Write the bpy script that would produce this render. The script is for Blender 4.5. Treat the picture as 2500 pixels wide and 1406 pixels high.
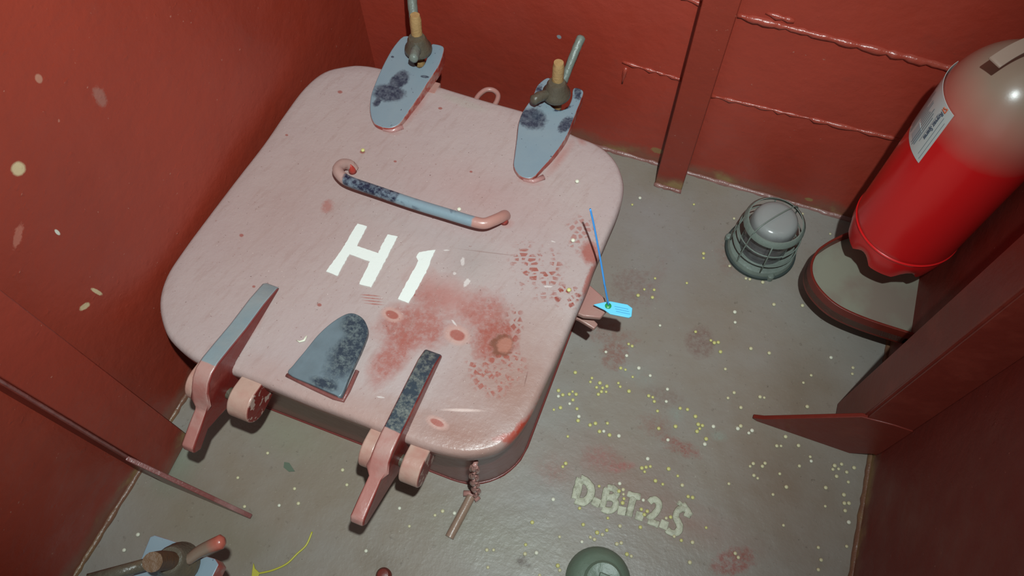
import bpy, bmesh, math, random
from mathutils import Vector, Matrix
random.seed(7)
for o in list(bpy.data.objects): bpy.data.objects.remove(o)
sc = bpy.context.scene; col = sc.collection

# ------------------------------------------------------------------ camera, light, world, exposure
F = 1838.96; A, B_, G = 0.49369808, -0.0240099, 0.38747561; CH = 1.5
R = (Matrix.Rotation(G, 3, 'Z') @ Matrix.Rotation(A, 3, 'X') @ Matrix.Rotation(B_, 3, 'Z'))
cd = bpy.data.cameras.new('camera'); cd.sensor_width = 36; cd.lens = F/2500*36; cd.clip_start = .01
cam = bpy.data.objects.new('camera', cd); col.objects.link(cam)
cam.matrix_world = Matrix.Translation((0, 0, CH)) @ R.to_4x4(); sc.camera = cam

ld = bpy.data.lights.new('work_lamp', 'SPOT'); ld.energy = 142; ld.shadow_soft_size = .014
ld.spot_size = math.radians(84); ld.spot_blend = 1.0; ld.color = (.87, 1.0, 1.0)
lamp = bpy.data.objects.new('work_lamp', ld); col.objects.link(lamp)
lamp.location = (.092, .051, 1.915)
lamp.rotation_euler = (Vector((-.55, .88, .2))-Vector(lamp.location)).to_track_quat('-Z', 'Y').to_euler()

w = bpy.data.worlds.new('world'); sc.world = w; w.use_nodes = True
w.node_tree.nodes['Background'].inputs[0].default_value = (.46, .52, .51, 1)
w.node_tree.nodes['Background'].inputs[1].default_value = .78
sc.view_settings.view_transform = 'Standard'; sc.view_settings.look = 'None'
sc.view_settings.exposure = 0.0; sc.view_settings.gamma = 1; sc.view_settings.use_curve_mapping = False

# ------------------------------------------------------------------ helpers
def bp(u, v, z=None, x=None, y=None):            # photo pixel -> point on a known plane of the place
    d = R @ Vector(((u-1250)/F, -(v-703)/F, -1))
    s = (z-CH)/d.z if z is not None else (x/d.x if x is not None else y/d.y)
    return Vector((0, 0, CH)) + d*s
def lin(c):
    return tuple(((x/255)/12.92 if x/255 <= .04045 else ((x/255+.055)/1.055)**2.4) for x in c) + (1,)

class NB:                                        # small node-building helper
    def __init__(s, name, rough=.5, spec=.5):
        s.m = bpy.data.materials.new(name); s.m.use_nodes = True
        s.nt = s.m.node_tree; s.n = s.nt.nodes; s.l = s.nt.links
        s.b = s.n['Principled BSDF']; s.b.inputs['Roughness'].default_value = rough
        s.b.inputs['Specular IOR Level'].default_value = spec
        s.co = s.n.new('ShaderNodeTexCoord').outputs['Object']
    def link(s, a, b): s.l.new(a, b)
    def _in(s, sock, v):
        if hasattr(v, 'is_output') or isinstance(v, bpy.types.NodeSocket): s.l.new(v, sock)
        else: sock.default_value = v
    def math(s, op, a, b=0.0, clamp=False):
        n = s.n.new('ShaderNodeMath'); n.operation = op; n.use_clamp = clamp
        s._in(n.inputs[0], a); s._in(n.inputs[1], b); return n.outputs[0]
    def noise(s, scale, detail=4, rough=.55, vec=None, dist=0):
        n = s.n.new('ShaderNodeTexNoise'); n.inputs['Scale'].default_value = scale
        n.inputs['Detail'].default_value = detail; n.inputs['Roughness'].default_value = rough
        n.inputs['Distortion'].default_value = dist
        s.l.new(vec or s.co, n.inputs['Vector']); return n.outputs['Fac']
    def rng(s, v, a, b, lo=0., hi=1.):
        n = s.n.new('ShaderNodeMapRange'); n.clamp = True
        s._in(n.inputs[0], v)
        for i, q in enumerate((a, b, lo, hi)): n.inputs[i+1].default_value = q
        return n.outputs[0]
    def mapv(s, loc=(0, 0, 0), rot=(0, 0, 0), scale=(1, 1, 1), vec=None):   # (v - loc), rotated back, divided by scale
        n = s.n.new('ShaderNodeMapping'); n.vector_type = 'TEXTURE'
        n.inputs[1].default_value = loc; n.inputs[2].default_value = rot; n.inputs[3].default_value = scale
        s.l.new(vec or s.co, n.inputs[0]); return n.outputs[0]
    def blob(s, c, r, ang=0, soft=.5, ragged=.5, nscale=30, axis='z', seedoff=0):
        rx, ry = r; BIG = 1e3
        if axis == 'z': v = s.mapv((c[0], c[1], 0), (0, 0, math.radians(ang)), (rx, ry, BIG))
        elif axis == 'x': v = s.mapv((0, c[0], c[1]), (math.radians(ang), 0, 0), (BIG, rx, ry))
        else: v = s.mapv((c[0], 0, c[1]), (0, math.radians(ang), 0), (rx, BIG, ry))
        n = s.n.new('ShaderNodeVectorMath'); n.operation = 'LENGTH'; s.l.new(v, n.inputs[0])
        d = n.outputs['Value']
        ns = min((12, 28, 60), key=lambda q: abs(math.log(q/nscale)))
        if not hasattr(s, 'cache'): s.cache = {}
        if ns not in s.cache:                      # one shared edge noise per scale, coarse and fine mixed
            s.cache[ns] = s.math('SUBTRACT', s.math('ADD', s.math('MULTIPLY', s.noise(ns, 6, .65), .7), s.math('MULTIPLY', s.noise(ns*4.3, 4, .65), .3)), .5)
        ma = s.n.new('ShaderNodeMath'); ma.operation = 'MULTIPLY_ADD'
        s.l.new(s.cache[ns], ma.inputs[0]); ma.inputs[1].default_value = ragged*3.0; s.l.new(d, ma.inputs[2]); d = ma.outputs[0]
        return s.rng(d, 1.0, 1.0-soft, 0, 1)
    def mix(s, f, a, b):
        n = s.n.new('ShaderNodeMix'); n.data_type = 'RGBA'
        s._in(n.inputs[0], f); s._in(n.inputs[6], a); s._in(n.inputs[7], b); return n.outputs[2]
    def mixf(s, f, a, b):
        n = s.n.new('ShaderNodeMix'); n.data_type = 'FLOAT'
        s._in(n.inputs[0], f); s._in(n.inputs[2], a); s._in(n.inputs[3], b); return n.outputs[0]
    def color(s, v): s._in(s.b.inputs['Base Color'], v)
    def rough(s, v): s._in(s.b.inputs['Roughness'], v)
    def bump(s, h, strength=.4, dist=.002, prev=None):
        n = s.n.new('ShaderNodeBump'); n.inputs['Strength'].default_value = strength
        n.inputs['Distance'].default_value = dist; s.l.new(h, n.inputs['Height'])
        if prev is not None: s.l.new(prev, n.inputs['Normal'])
        s.l.new(n.outputs[0], s.b.inputs['Normal']); return n.outputs[0]
    def sep(s):
        n = s.n.new('ShaderNodeSeparateXYZ'); s.l.new(s.co, n.inputs[0]); return n.outputs

def mesh_obj(name, bm, mat, parent=None, smooth=False, bevel=0, seg=2, angle=40):
    bmesh.ops.recalc_face_normals(bm, faces=bm.faces)
    me = bpy.data.meshes.new(name); bm.to_mesh(me); bm.free()
    o = bpy.data.objects.new(name, me); col.objects.link(o)
    mats = mat if isinstance(mat, (list, tuple)) else [mat]
    for m in mats: me.materials.append(m)
    if parent is not None:
        o.parent = parent
        me.transform(Matrix.Translation(-Vector(parent['_o'])) if '_o' in parent else Matrix.Identity(4))
    if smooth or bevel:
        me.polygons.foreach_set('use_smooth', [True]*len(me.polygons))
        if not smooth or smooth == 'auto':
            me.set_sharp_from_angle(angle=math.radians(angle)) if hasattr(me, 'set_sharp_from_angle') else None
    if bevel:
        b = o.modifiers.new('bevel', 'BEVEL'); b.width = bevel; b.segments = seg; b.limit_method = 'ANGLE'
        b.angle_limit = math.radians(angle); b.harden_normals = False
        me.polygons.foreach_set('use_smooth', [True]*len(me.polygons))
        me.set_sharp_from_angle(angle=math.radians(80))
    return o
origins = {}
def thing(name, label, cat, loc=(0, 0, 0), group=None):
    o = bpy.data.objects.new(name, None); col.objects.link(o); o.empty_display_size = .02
    o.location = loc; o['label'] = label; o['category'] = cat; o['_o'] = list(loc)
    if group: o['group'] = group
    return o
def tag(o, label, cat, group=None, kind=None):
    o['label'] = label; o['category'] = cat
    if group: o['group'] = group
    if kind: o['kind'] = kind
    return o
def struct(o): o['kind'] = 'structure'; return o

def add_box(bm, lo, hi, M=None):
    vs = [bm.verts.new((x, y, z)) for x in (lo[0], hi[0]) for y in (lo[1], hi[1]) for z in (lo[2], hi[2])]
    for f in ((0, 1, 3, 2), (4, 6, 7, 5), (0, 4, 5, 1), (2, 3, 7, 6), (0, 2, 6, 4), (1, 5, 7, 3)):
        bm.faces.new([vs[i] for i in f])
    if M is not None: bmesh.ops.transform(bm, matrix=M, verts=vs)
    return vs
def add_prism(bm, pts, z0, z1):                  # outline extruded; z0/z1 numbers or functions of (x, y)
    f0 = z0 if callable(z0) else (lambda x, y: z0); f1 = z1 if callable(z1) else (lambda x, y: z1)
    a = [bm.verts.new((p[0], p[1], f0(p[0], p[1]))) for p in pts]
    b = [bm.verts.new((p[0], p[1], f1(p[0], p[1]))) for p in pts]
    n = len(pts)
    for i in range(n): bm.faces.new((a[i], a[(i+1) % n], b[(i+1) % n], b[i]))
    bm.faces.new(a[::-1]); bm.faces.new(b)
def add_prism_x(bm, pts, x0, x1):                # outline in (y, z), extruded along x
    f0 = x0 if callable(x0) else (lambda y, z: x0); f1 = x1 if callable(x1) else (lambda y, z: x1)
    a = [bm.verts.new((f0(*p), p[0], p[1])) for p in pts]; b = [bm.verts.new((f1(*p), p[0], p[1])) for p in pts]
    n = len(pts)
    for i in range(n): bm.faces.new((a[i], b[i], b[(i+1) % n], a[(i+1) % n]))
    bm.faces.new(a); bm.faces.new(b[::-1])
def add_prism_y(bm, pts, y0, y1):
    a = [bm.verts.new((p[0], y0, p[1])) for p in pts]; b = [bm.verts.new((p[0], y1, p[1])) for p in pts]
    n = len(pts)
    for i in range(n): bm.faces.new((a[i], a[(i+1) % n], b[(i+1) % n], b[i]))
    bm.faces.new(a); bm.faces.new(b[::-1])
def add_tube(bm, path, r, seg=12, closed=False, flat=1.0, jitter=0, caps=True):
    path = [Vector(p) for p in path]; n = len(path); rings = []
    rr = r if isinstance(r, (list, tuple)) else [r]*n
    up = Vector((0, 0, 1)); last = None
    for i, p in enumerate(path):
        if closed: t = path[(i+1) % n]-path[i-1]
        else: t = path[min(i+1, n-1)]-path[max(i-1, 0)]
        t.normalize()
        ref = up if abs(t.dot(up)) < .9 else (last or Vector((1, 0, 0)))
        s = t.cross(ref)
        if s.length < 1e-4: s = t.cross(Vector((0, 1, 0)))
        s.normalize(); q = s.cross(t).normalized(); last = q
        rings.append([bm.verts.new(p + (s*math.cos(a)+q*math.sin(a)*flat)*(rr[i]*(1+random.uniform(-jitter, jitter))))
                      for a in [2*math.pi*k/seg for k in range(seg)]])
    for i in range(n if closed else n-1):
        a, b = rings[i], rings[(i+1) % n]
        for k in range(seg): bm.faces.new((a[k], a[(k+1) % seg], b[(k+1) % seg], b[k]))
    if not closed and caps: bm.faces.new(rings[0][::-1]); bm.faces.new(rings[-1])
def add_lathe(bm, prof, c=(0, 0, 0), seg=40, M=None, zfun=None):   # prof (r, z) bottom to top
    rings = []; allv = []
    for r, z in prof:
        if r < 1e-6:
            v = bm.verts.new((c[0], c[1], c[2]+z)); rings.append([v]*seg); allv.append(v)
        else:
            rg = [bm.verts.new((c[0]+r*math.cos(2*math.pi*k/seg), c[1]+r*math.sin(2*math.pi*k/seg),
                                c[2]+z+(zfun(k/seg, r, z) if zfun else 0))) for k in range(seg)]
            rings.append(rg); allv += rg
    for a, b in zip(rings, rings[1:]):
        for k in range(seg):
            q = []
            for v in (a[k], a[(k+1) % seg], b[(k+1) % seg], b[k]):
                if v not in q: q.append(v)
            if len(q) > 2: bm.faces.new(q)
    if M is not None: bmesh.ops.transform(bm, matrix=M, verts=allv)
    return allv
def cr(pts, closed=True, n=6):                   # Catmull-Rom
    P = [Vector((*p, 0)) if len(p) == 2 else Vector(p) for p in pts]; out = []; N = len(P)
    for i in range(N if closed else N-1):
        g = (lambda j: P[j % N]) if closed else (lambda j: P[max(0, min(N-1, j))])
        a, b, c, d = g(i-1), g(i), g(i+1), g(i+2)
        for k in range(n):
            t = k/n; out.append(.5*((2*b)+(c-a)*t+(2*a-5*b+4*c-d)*t*t+(3*b-a-3*c+d)*t**3))
    if not closed: out.append(P[-1])
    return out
def rrect(x0, y0, x1, y1, r, n=12):
    out = []
    for cx, cy, a0 in ((x1-r, y1-r, 0), (x0+r, y1-r, 90), (x0+r, y0+r, 180), (x1-r, y0+r, 270)):
        for k in range(n+1):
            a = math.radians(a0+90*k/n); out.append((cx+r*math.cos(a), cy+r*math.sin(a)))
    return out

# ------------------------------------------------------------------ colours and materials
RED = lin((170, 64, 48)); DRED = lin((112, 38, 28)); PINK = lin((174, 155, 153)); PRED = lin((158, 84, 72))
GREY = lin((146, 141, 135)); BRN = lin((136, 122, 107)); SLATE = lin((122, 139, 150)); NAVY = lin((38, 44, 62))
WHITE = lin((225, 228, 222)); YEL = lin((205, 195, 95)); TAN = lin((140, 112, 66))

def wall_mat(name, axis, chips=(), strip=True, rough=.42, base=RED, drips=True):
    m = NB(name, rough)
    n1 = m.noise(2.2, 4); c = m.mix(m.rng(n1, .35, .7), base, tuple(x*.80 for x in base[:3])+(1,))
    c = m.mix(m.rng(m.noise(9, 6, .7), .6, .8, 0, .30), c, lin((120, 66, 56)))
    # paint specks, thinly scattered
    sp = m.noise(120, 2, .5); c = m.mix(m.rng(sp, .735, .77, 0, .6), c, lin((176, 120, 104)))
    # scraped rusty/grey strip just above the deck, ragged
    x, y, z = m.sep()
    if strip:
        zz = m.math('ADD', z, m.math('MULTIPLY', m.math('SUBTRACT', m.noise(11, 6, .7), .5), -.09))
        c = m.mix(m.rng(zz, .048, .016, 0, .65), c, lin((124, 90, 72)))
        st = m.math('MULTIPLY', m.rng(zz, .034, .014), m.rng(m.noise(7, 4), .54, .62))
        c = m.mix(st, c, lin((150, 120, 80)))
    for (cx, cy), (rx, ry), ang, colr, rag in chips:
        c = m.mix(m.blob((cx, cy), (rx, ry), ang, .3, rag, 90, axis), c, colr)
    m.color(c)
    m.rough(m.rng(m.noise(14, 4), .3, .7, rough-.08, rough+.14))
    h = m.math('ADD', m.math('MULTIPLY', m.noise(38, 5, .55), 1.0), m.math('MULTIPLY', m.noise(9, 3), 1.2))
    h2 = m.math('MULTIPLY', m.rng(m.noise(60, 2), .66, .85), .35)
    m.bump(m.math('ADD', h, h2), .42, .004)
    return m.m
def yz(u, v, x=-.857): p = bp(u, v, x=x); return (p.y, p.z)
def xz(u, v, y=1.2): p = bp(u, v, y=y); return (p.x, p.z)
CREAM = lin((200, 178, 140)); PALE = lin((205, 205, 190))
M_wl = wall_mat('left_wall_paint', 'x', [(yz(45, 412), (.011, .013), 20, CREAM, .15), (yz(140, 567), (.003, .008), 0, PALE, .1),
        (yz(95, 192), (.006, .008), 0, lin((176, 120, 100)), .15), (yz(236, 712), (.004, .018), 10, CREAM, .35), (yz(207, 748), (.012, .007), -35, CREAM, .3),
        (yz(245, 235), (.012, .022), 0, lin((150, 92, 80)), .6), (yz(45, 575), (.022, .008), 30, lin((170, 98, 82)), .7)], base=lin((152, 57, 40)))
M_wb = wall_mat('back_wall_paint', 'y', [(xz(1365, 90), (.006, .006), 0, lin((140, 152, 158)), .2), (xz(1975, 487), (.010, .007), 0, lin((156, 122, 76)), .5),
        (xz(1605, 368), (.018, .012), 0, lin((150, 112, 72)), .5)])
M_wr = wall_mat('right_wall_paint', 'x', [], base=lin((118, 38, 27)), rough=.5)

def metal_paint(name, base, second, f2=.3, rough=.4, bump=.35, scale=40):
    m = NB(name, rough)
    c = m.mix(m.rng(m.noise(8, 6, .65), .5, .72, 0, 1), base, second) if f2 else base
    c2 = m.mix(f2, base, c) if f2 else base
    c2 = m.mix(m.rng(m.noise(170, 2), .70, .76, 0, .35), c2, lin((70, 48, 40)))
    m.color(c2); m.bump(m.noise(scale, 5), bump, .003); return m
M_red = metal_paint('red_lead_paint', DRED, lin((150, 66, 52)), .5, .38).m
M_redw = metal_paint('bright_red_lead_paint', lin((170, 58, 48)), lin((160, 50, 42)), .3, .35).m
M_stiff = wall_mat('stiffener_paint', 'x', [], True, .45, lin((148, 54, 38)))
M_coam = metal_paint('coaming_paint', lin((120, 56, 52)), lin((108, 60, 54)), .6, .32).m
M_pinkpaint = metal_paint('faded_pink_paint', lin((168, 122, 114)), lin((162, 140, 126)), .7, .30).m
M_edge = metal_paint('glossy_weld_and_highlight_paint', lin((128, 76, 72)), lin((150, 112, 108)), .9, .28, .8, 60).m
M_tip = metal_paint('glossy_pink_weld_paint', lin((178, 132, 128)), lin((170, 100, 92)), .7, .22, .8, 70).m
M_bead = metal_paint('glossy_red_bead_paint', lin((160, 66, 52)), lin((168, 84, 70)), .7, .24, .6, 70).m
M_rust = metal_paint('rusty_steel', lin((96, 66, 40)), lin((58, 44, 36)), .8, .55, .7, 120).m
M_grease = metal_paint('greasy_dark_steel', lin((86, 78, 66)), lin((112, 92, 66)), .8, .32, .8, 90).m
M_thread = metal_paint('tan_greased_thread', lin((172, 138, 92)), lin((128, 98, 62)), .7, .45, .6, 160).m
M_teal = metal_paint('grey_green_worn_steel', lin((112, 120, 112)), lin((88, 84, 72)), .8, .35, .6, 110).m
M_green = metal_paint('green_deck_fitting_paint', lin((106, 122, 106)), lin((122, 130, 114)), .7, .4, .5, 50).m
M_lampgrey = metal_paint('grey_green_guard_paint', lin((118, 128, 120)), lin((92, 98, 92)), .7, .4, .5, 80).m
M_weld = metal_paint('weld_bead_fillet', lin((120, 84, 66)), lin((140, 116, 76)), .8, .35, .9, 60).m
M_weldp = metal_paint('pale_weld_fillet', lin((150, 110, 104)), lin((118, 60, 50)), .9, .28, .9, 60).m

# deck
m = NB('deck_paint', .42)
c = m.mix(m.rng(m.noise(1.6, 5, .6), .38, .62), GREY, BRN)
def bw(pts, z=0): return [tuple(bp(u, v, z=z))[:2] for u, v in pts]
dgrain = m.rng(m.noise(85, 7, .8), .42, .56, .2, 1)
def DB(u, v, rx, ry, ang, colr, strength, soft=.6, rag=.5, ns=30):
    global c
    p = bp(u, v, z=0); k = m.blob((p.x, p.y), (rx, ry), ang, soft, rag, ns)
    if ns >= 20: k = m.math('MULTIPLY', k, dgrain)
    c = m.mix(m.math('MULTIPLY', k, strength), c, colr)
GRN = lin((132, 134, 116)); RDK = lin((134, 88, 76)); RED2 = lin((140, 68, 58))
DB(1650, 620, .20, .24, 0, lin((138, 134, 131)), .75, 1, .3, 6)
DB(1580, 520, .13, .12, 0, lin((146, 140, 138)), .7, 1, .3, 6)
DB(700, 1060, .13, .06, 0, lin((140, 138, 118)), .6, 1, .3, 8)
DB(440, 1130, .05, .09, 0, lin((122, 132, 114)), .6, 1, .3, 8)
DB(1250, 1330, .22, .09, 0, lin((134, 128, 108)), .6, 1, .4, 8)
DB(1500, 1160, .20, .10, 0, lin((138, 108, 96)), .65, 1, .4, 7)
DB(1900, 1200, .16, .22, 20, lin((122, 102, 84)), .7, 1, .4, 6)
DB(1960, 930, .10, .10, 0, lin((112, 98, 80)), .5, 1, .4, 7)
DB(560, 1320, .2, .08, 0, lin((122, 112, 90)), .6, 1, .4, 7)
DB(1500, 870, .035, .035, 0, RDK, .7, .5, .7, 45)
DB(1490, 820, .07, .035, 0, RDK, .45, .5, .9, 60)
DB(1540, 700, .05, .06, 0, lin((124, 96, 88)), .5, .4, .95, 70)
DB(1710, 835, .035, .045, 0, lin((122, 96, 88)), .7, .3, .3, 25)
DB(1660, 1090, .055, .018, -5, RED2, .75, .7, .7, 50)
DB(1600, 1040, .04, .03, 0, RDK, .5, .7, .8, 60)
DB(1620, 970, .05, .03, 0, lin((122, 100, 90)), .5, .6, .9, 60)
DB(1470, 1120, .05, .032, 10, lin((150, 84, 78)), .5, .6, .5, 25)
DB(1520, 1140, .032, .012, 35, lin((160, 76, 72)), .55, .6, .4, 35)
DB(1790, 1370, .05, .028, 40, RED2, .75, .4, .5, 45)
DB(1350, 1150, .05, .04, 0, lin((150, 100, 90)), .45, .9, .4, 20)
DB(1690, 1280, .16, .05, 0, lin((140, 102, 90)), .5, 1, .4, 15)
DB(1600, 690, .02, .10, 0, lin((134, 112, 106)), .4, .6, .8, 60)
DB(1800, 620, .055, .07, 0, lin((134, 96, 86)), .55, .6, .4, 30)
DB(930, 1380, .08, .03, 0, lin((116, 100, 82)), .5, 1, .4, 12)
DB(1275, 1370, .02, .012, 0, lin((84, 66, 54)), .8, .5, .7, 60)
DB(1650, 1010, .02, .02, 0, lin((140, 148, 138)), .6, .7, .5, 30)
DB(1755, 1065, .02, .015, 0, lin((140, 152, 140)), .6, .7, .5, 40)
DB(1560, 915, .06, .03, 0, lin((136, 144, 136)), .45, 1, .5, 20)
c = m.mix(m.rng(m.noise(60, 4, .7), .62, .72, 0, .55), c, lin((98, 86, 74)))
c = m.mix(m.rng(m.noise(210, 2), .71, .76, 0, .7), c, lin((176, 170, 156)))
c = m.mix(m.rng(m.noise(140, 3), .70, .76, 0, .7), c, lin((80, 68, 58)))
m.color(c); m.rough(m.rng(m.noise(6, 4), .35, .65, .32, .5))
m.bump(m.math('ADD', m.noise(26, 5), m.math('MULTIPLY', m.noise(120, 3), .35)), .35, .0035); M_deck = m.m

# hatch cover paint: object coordinates relative to the cover's origin
HO = Vector((-.478, .632, .31))
m = NB('hatch_cover_paint', .34)
c = m.mix(m.rng(m.noise(4, 5, .6), .35, .7), PINK, lin((178, 160, 156)))
R1 = lin((154, 82, 70)); R2 = lin((146, 68, 56)); R3 = lin((160, 92, 82))
grain = m.rng(m.noise(75, 7, .75), .36, .56, .45, 1)
def HB(u, v, rx, ry, ang, colr, s, soft=.5, rag=.4, ns=30, cells=None, z=.31):
    global c
    p = bp(u, v, z=z)-HO; k = m.blob((p.x, p.y), (rx, ry), ang, soft, rag, ns)
    if cells is not None: k = m.math('MULTIPLY', k, cells)
    elif rx > .02 and colr in (R1, R2, R3): k = m.math('MULTIPLY', k, grain)
    c = m.mix(m.math('MULTIPLY', k, s), c, colr)
def cells(scale, rot, sx, sy, th=.42, wob=.006):
    v = m.mapv((0, 0, 0), (0, 0, math.radians(rot)), (sx, sy, 1))
    n = m.n.new('ShaderNodeTexVoronoi'); n.feature = 'DISTANCE_TO_EDGE'; n.inputs['Scale'].default_value = scale
    n.inputs['Randomness'].default_value = .55; m.l.new(v, n.inputs['Vector'])
    a = m.rng(n.outputs['Distance'], .12, .2)
    return m.math('MULTIPLY', a, m.rng(m.noise(28, 4, .7), th, th+.1))
HB(700, 500, .26, .36, -20, lin((160, 132, 126)), .6, 1, .3, 5)
HB(1180, 480, .20, .10, 0, lin((172, 134, 130)), .5, 1, .3, 6)
HB(1150, 640, .06, .06, 0, lin((158, 146, 142)), .6, .9, .4, 14)
HB(900, 1030, .4, .06, 0, lin((168, 124, 110)), .6, 1, .3, 6)
HB(1250, 950, .15, .20, 0, lin((152, 114, 102)), .9, 1, .3, 6)
HB(1120, 1060, .16, .05, 0, lin((152, 112, 100)), .85, 1, .3, 6)
R1 = lin((154, 82, 70)); R2 = lin((146, 68, 56)); R3 = lin((160, 92, 82))
HB(1010, 800, .085, .055, 20, R3, .85, .5, .35, 18)
HB(960, 870, .035, .07, -12, R3, .85, .5, .3, 18)
HB(1050, 730, .06, .03, -10, R3, .7, .7, .4, 22)
HB(1090, 720, .10, .045, -10, lin((170, 112, 104)), .7, .8, .4, 14)
HB(1180, 770, .055, .06, 0, R3, .8, .6, .5, 24)
HB(1210, 830, .045, .05, -30, R1, .85, .5, .6, 40)
for u, v, rx, ry, ang in ((1012, 268, .014, .075, -8), (1075, 205, .012, .03, -8), (1368, 385, .014, .07, -12), (950, 318, .03, .012, 0), (1292, 442, .03, .012, 0), (608, 815, .010, .07, -5), (1010, 985, .010, .07, -4), (860, 410, .018, .014, 0), (1236, 545, .018, .014, 0), (1420, 345, .016, .010, -30)):
    HB(u, v, rx, ry, ang, lin((168, 108, 100)), .6, .9, .3, 25)
HB(1130, 250, .07, .014, -5, lin((170, 160, 152)), .7, .6, .3, 30)
for u, v, r_ in ((700, 330, .003), (590, 575, .004), (885, 372, .005), (780, 745, .004), (1075, 265, .004), (1150, 420, .003), (965, 395, .003), (620, 700, .003), (830, 225, .005), (1010, 720, .003)):
    HB(u, v, r_*1.3, r_, 0, lin((150, 84, 76)), .85, .4, .3, 60)
for u, v, rx, ry, ang in ((1130, 640, .004, .009, 20), (1140, 690, .006, .010, 0), (1110, 668, .004, .004, 0), (1110, 790, .0025, .009, 60), (1090, 612, .006, .0016, 20), (930, 970, .008, .002, 10), (1350, 590, .005, .0015, 0), (1340, 700, .010, .002, 20)):
    HB(u, v, rx, ry, ang, lin((214, 204, 200)), .75, .3, .75, 90)
c1 = cells(1, 22, .017, .010); c2 = cells(1, -35, .012, .012, .40); c3 = cells(1, 10, .014, .012, .44)
HB(1310, 640, .062, .045, -5, R1, .8, .35, .3, 40, c1)
HB(1320, 690, .050, .040, -5, R1, .7, .4, .3, 40, c1)
HB(1385, 725, .032, .028, 20, R2, .95, .35, .4, 40, c2)
HB(1210, 890, .060, .055, 0, R1, .9, .3, .3, 40, c3)
HB(1200, 930, .040, .035, 0, R1, .8, .4, .3, 40, c2)
HB(1250, 800, .022, .05, 10, R2, .8, .4, .4, 40, c2)
HB(1225, 842, .022, .024, 0, lin((120, 74, 58)), .9, .25, .45, 50)
HB(1232, 842, .015, .017, 0, lin((168, 112, 96)), .9, .3, .35, 50)
HB(1420, 575, .03, .05, 20, R3, .6, .3, .6, 60, c2)
HB(1440, 620, .02, .03, 20, R3, .9, .5, .5, 40)
HB(800, 505, .014, .018, 20, R3, .6, .5, .7, 60)
for u, v, rx, ry in ((957, 769, .014, .008), (1117, 819, .016, .011), (1067, 1032, .014, .006)):
    HB(u, v, rx*1.7, ry*1.9, -5, lin((190, 150, 140)), .8, .35, .12, 40)
    HB(u, v, rx, ry, -5, R3, .95, .25, .12, 40)
for k in range(4): HB(905+k*3, 722+k*7, .022, .0018, 15, R3, .8, .5, .1, 40)
# worn dark-red rim at the front right corner and right edge
HB(1300, 1020, .012, .06, -22, lin((170, 58, 40)), .95, .5, .6, 35)
HB(1340, 950, .010, .05, -10, lin((160, 62, 46)), .8, .5, .7, 45)
HB(1255, 1068, .04, .010, 25, lin((168, 66, 50)), .7, .5, .6, 40)
HB(1440, 680, .008, .05, 0, lin((160, 76, 62)), .7, .5, .7, 50)
# scratches
def line_mark(x0, y0, x1, y1, wd, colr, s, rag=.5):
    a, b = bp(x0, y0, z=.31), bp(x1, y1, z=.31); L = (b-a).length/2; md = (a+b)/2-HO
    global c
    k = m.blob((md.x, md.y), (L, wd), math.degrees(math.atan2(b.y-a.y, b.x-a.x)), .6, rag*.3, 50)
    c = m.mix(m.math('MULTIPLY', k, s), c, colr)
line_mark(1070, 1000, 1190, 1003, .0035, lin((215, 190, 182)), .8)
line_mark(1290, 900, 1278, 950, .0015, lin((120, 84, 76)), .6)
line_mark(1100, 606, 1300, 630, .0016, lin((140, 112, 106)), .5)
st = m.noise(1, 5, .65, vec=m.mapv((0, 0, 0), (0, 0, math.radians(-14)), (.012, .06, 1)))
c = m.mix(m.rng(st, .52, .75, 0, .35), c, lin((150, 118, 110)))
st2 = m.noise(1, 4, .7, vec=m.mapv((.3, 0, 0), (0, 0, math.radians(-18)), (.0045, .016, 1)))
c = m.mix(m.rng(st2, .66, .74, 0, .65), c, lin((128, 92, 82)))
c = m.mix(m.rng(m.noise(95, 4, .7), .64, .74, 0, .6), c, lin((138, 98, 90)))
c = m.mix(m.rng(m.noise(230, 2), .72, .76, 0, .8), c, lin((96, 66, 58)))
c = m.mix(m.rng(m.noise(260, 2), .735, .77, 0, .8), c, lin((215, 200, 192)))
# bare underside/rim painted the darker red: below the top face
zz = m.sep()[2]
c = m.mix(m.rng(m.math('ADD', zz, m.math('MULTIPLY', m.noise(25, 4), .012)), -.0075, -.014, 0, .9), c, lin((134, 60, 52)))
m.color(c); m.rough(m.rng(m.noise(9, 4), .35, .65, .27, .42))
h = m.math('ADD', m.math('MULTIPLY', m.noise(20, 5), 1.0), m.math('MULTIPLY', m.noise(120, 4, .6), .45))
h = m.math('ADD', h, m.math('MULTIPLY', m.noise(5, 3), 1.6))
m.bump(h, .45, .0035); M_lid = m.m

def clamp_mat(name, darks, O):
    m = NB(name, .36); global c
    c = m.mix(m.rng(m.noise(10, 5), .4, .7), SLATE, lin((130, 144, 152)))
    for u, v, rx, ry, ang, rag in darks:
        p = bp(u, v, z=.34)-O
        c = m.mix(m.math('MULTIPLY', m.blob((p.x, p.y), (rx, ry), ang, .3, rag, 60), .95), c, m.mix(m.rng(m.noise(110, 5, .7), .4, .68), NAVY, lin((96, 102, 112))))
    c = m.mix(m.rng(m.noise(150, 2), .70, .75, 0, .9), c, lin((60, 66, 80)))
    n = m.n.new('ShaderNodeNewGeometry'); sp = m.n.new('ShaderNodeSeparateXYZ'); m.l.new(n.outputs['True Normal'], sp.inputs[0])
    c = m.mix(m.rng(sp.outputs[2], .75, .55), c, m.mix(m.rng(m.noise(60, 4), .45, .6), lin((160, 66, 56)), lin((172, 128, 120))))
    m.color(c); m.bump(m.noise(40, 4), .3, .002); return m.m
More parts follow.
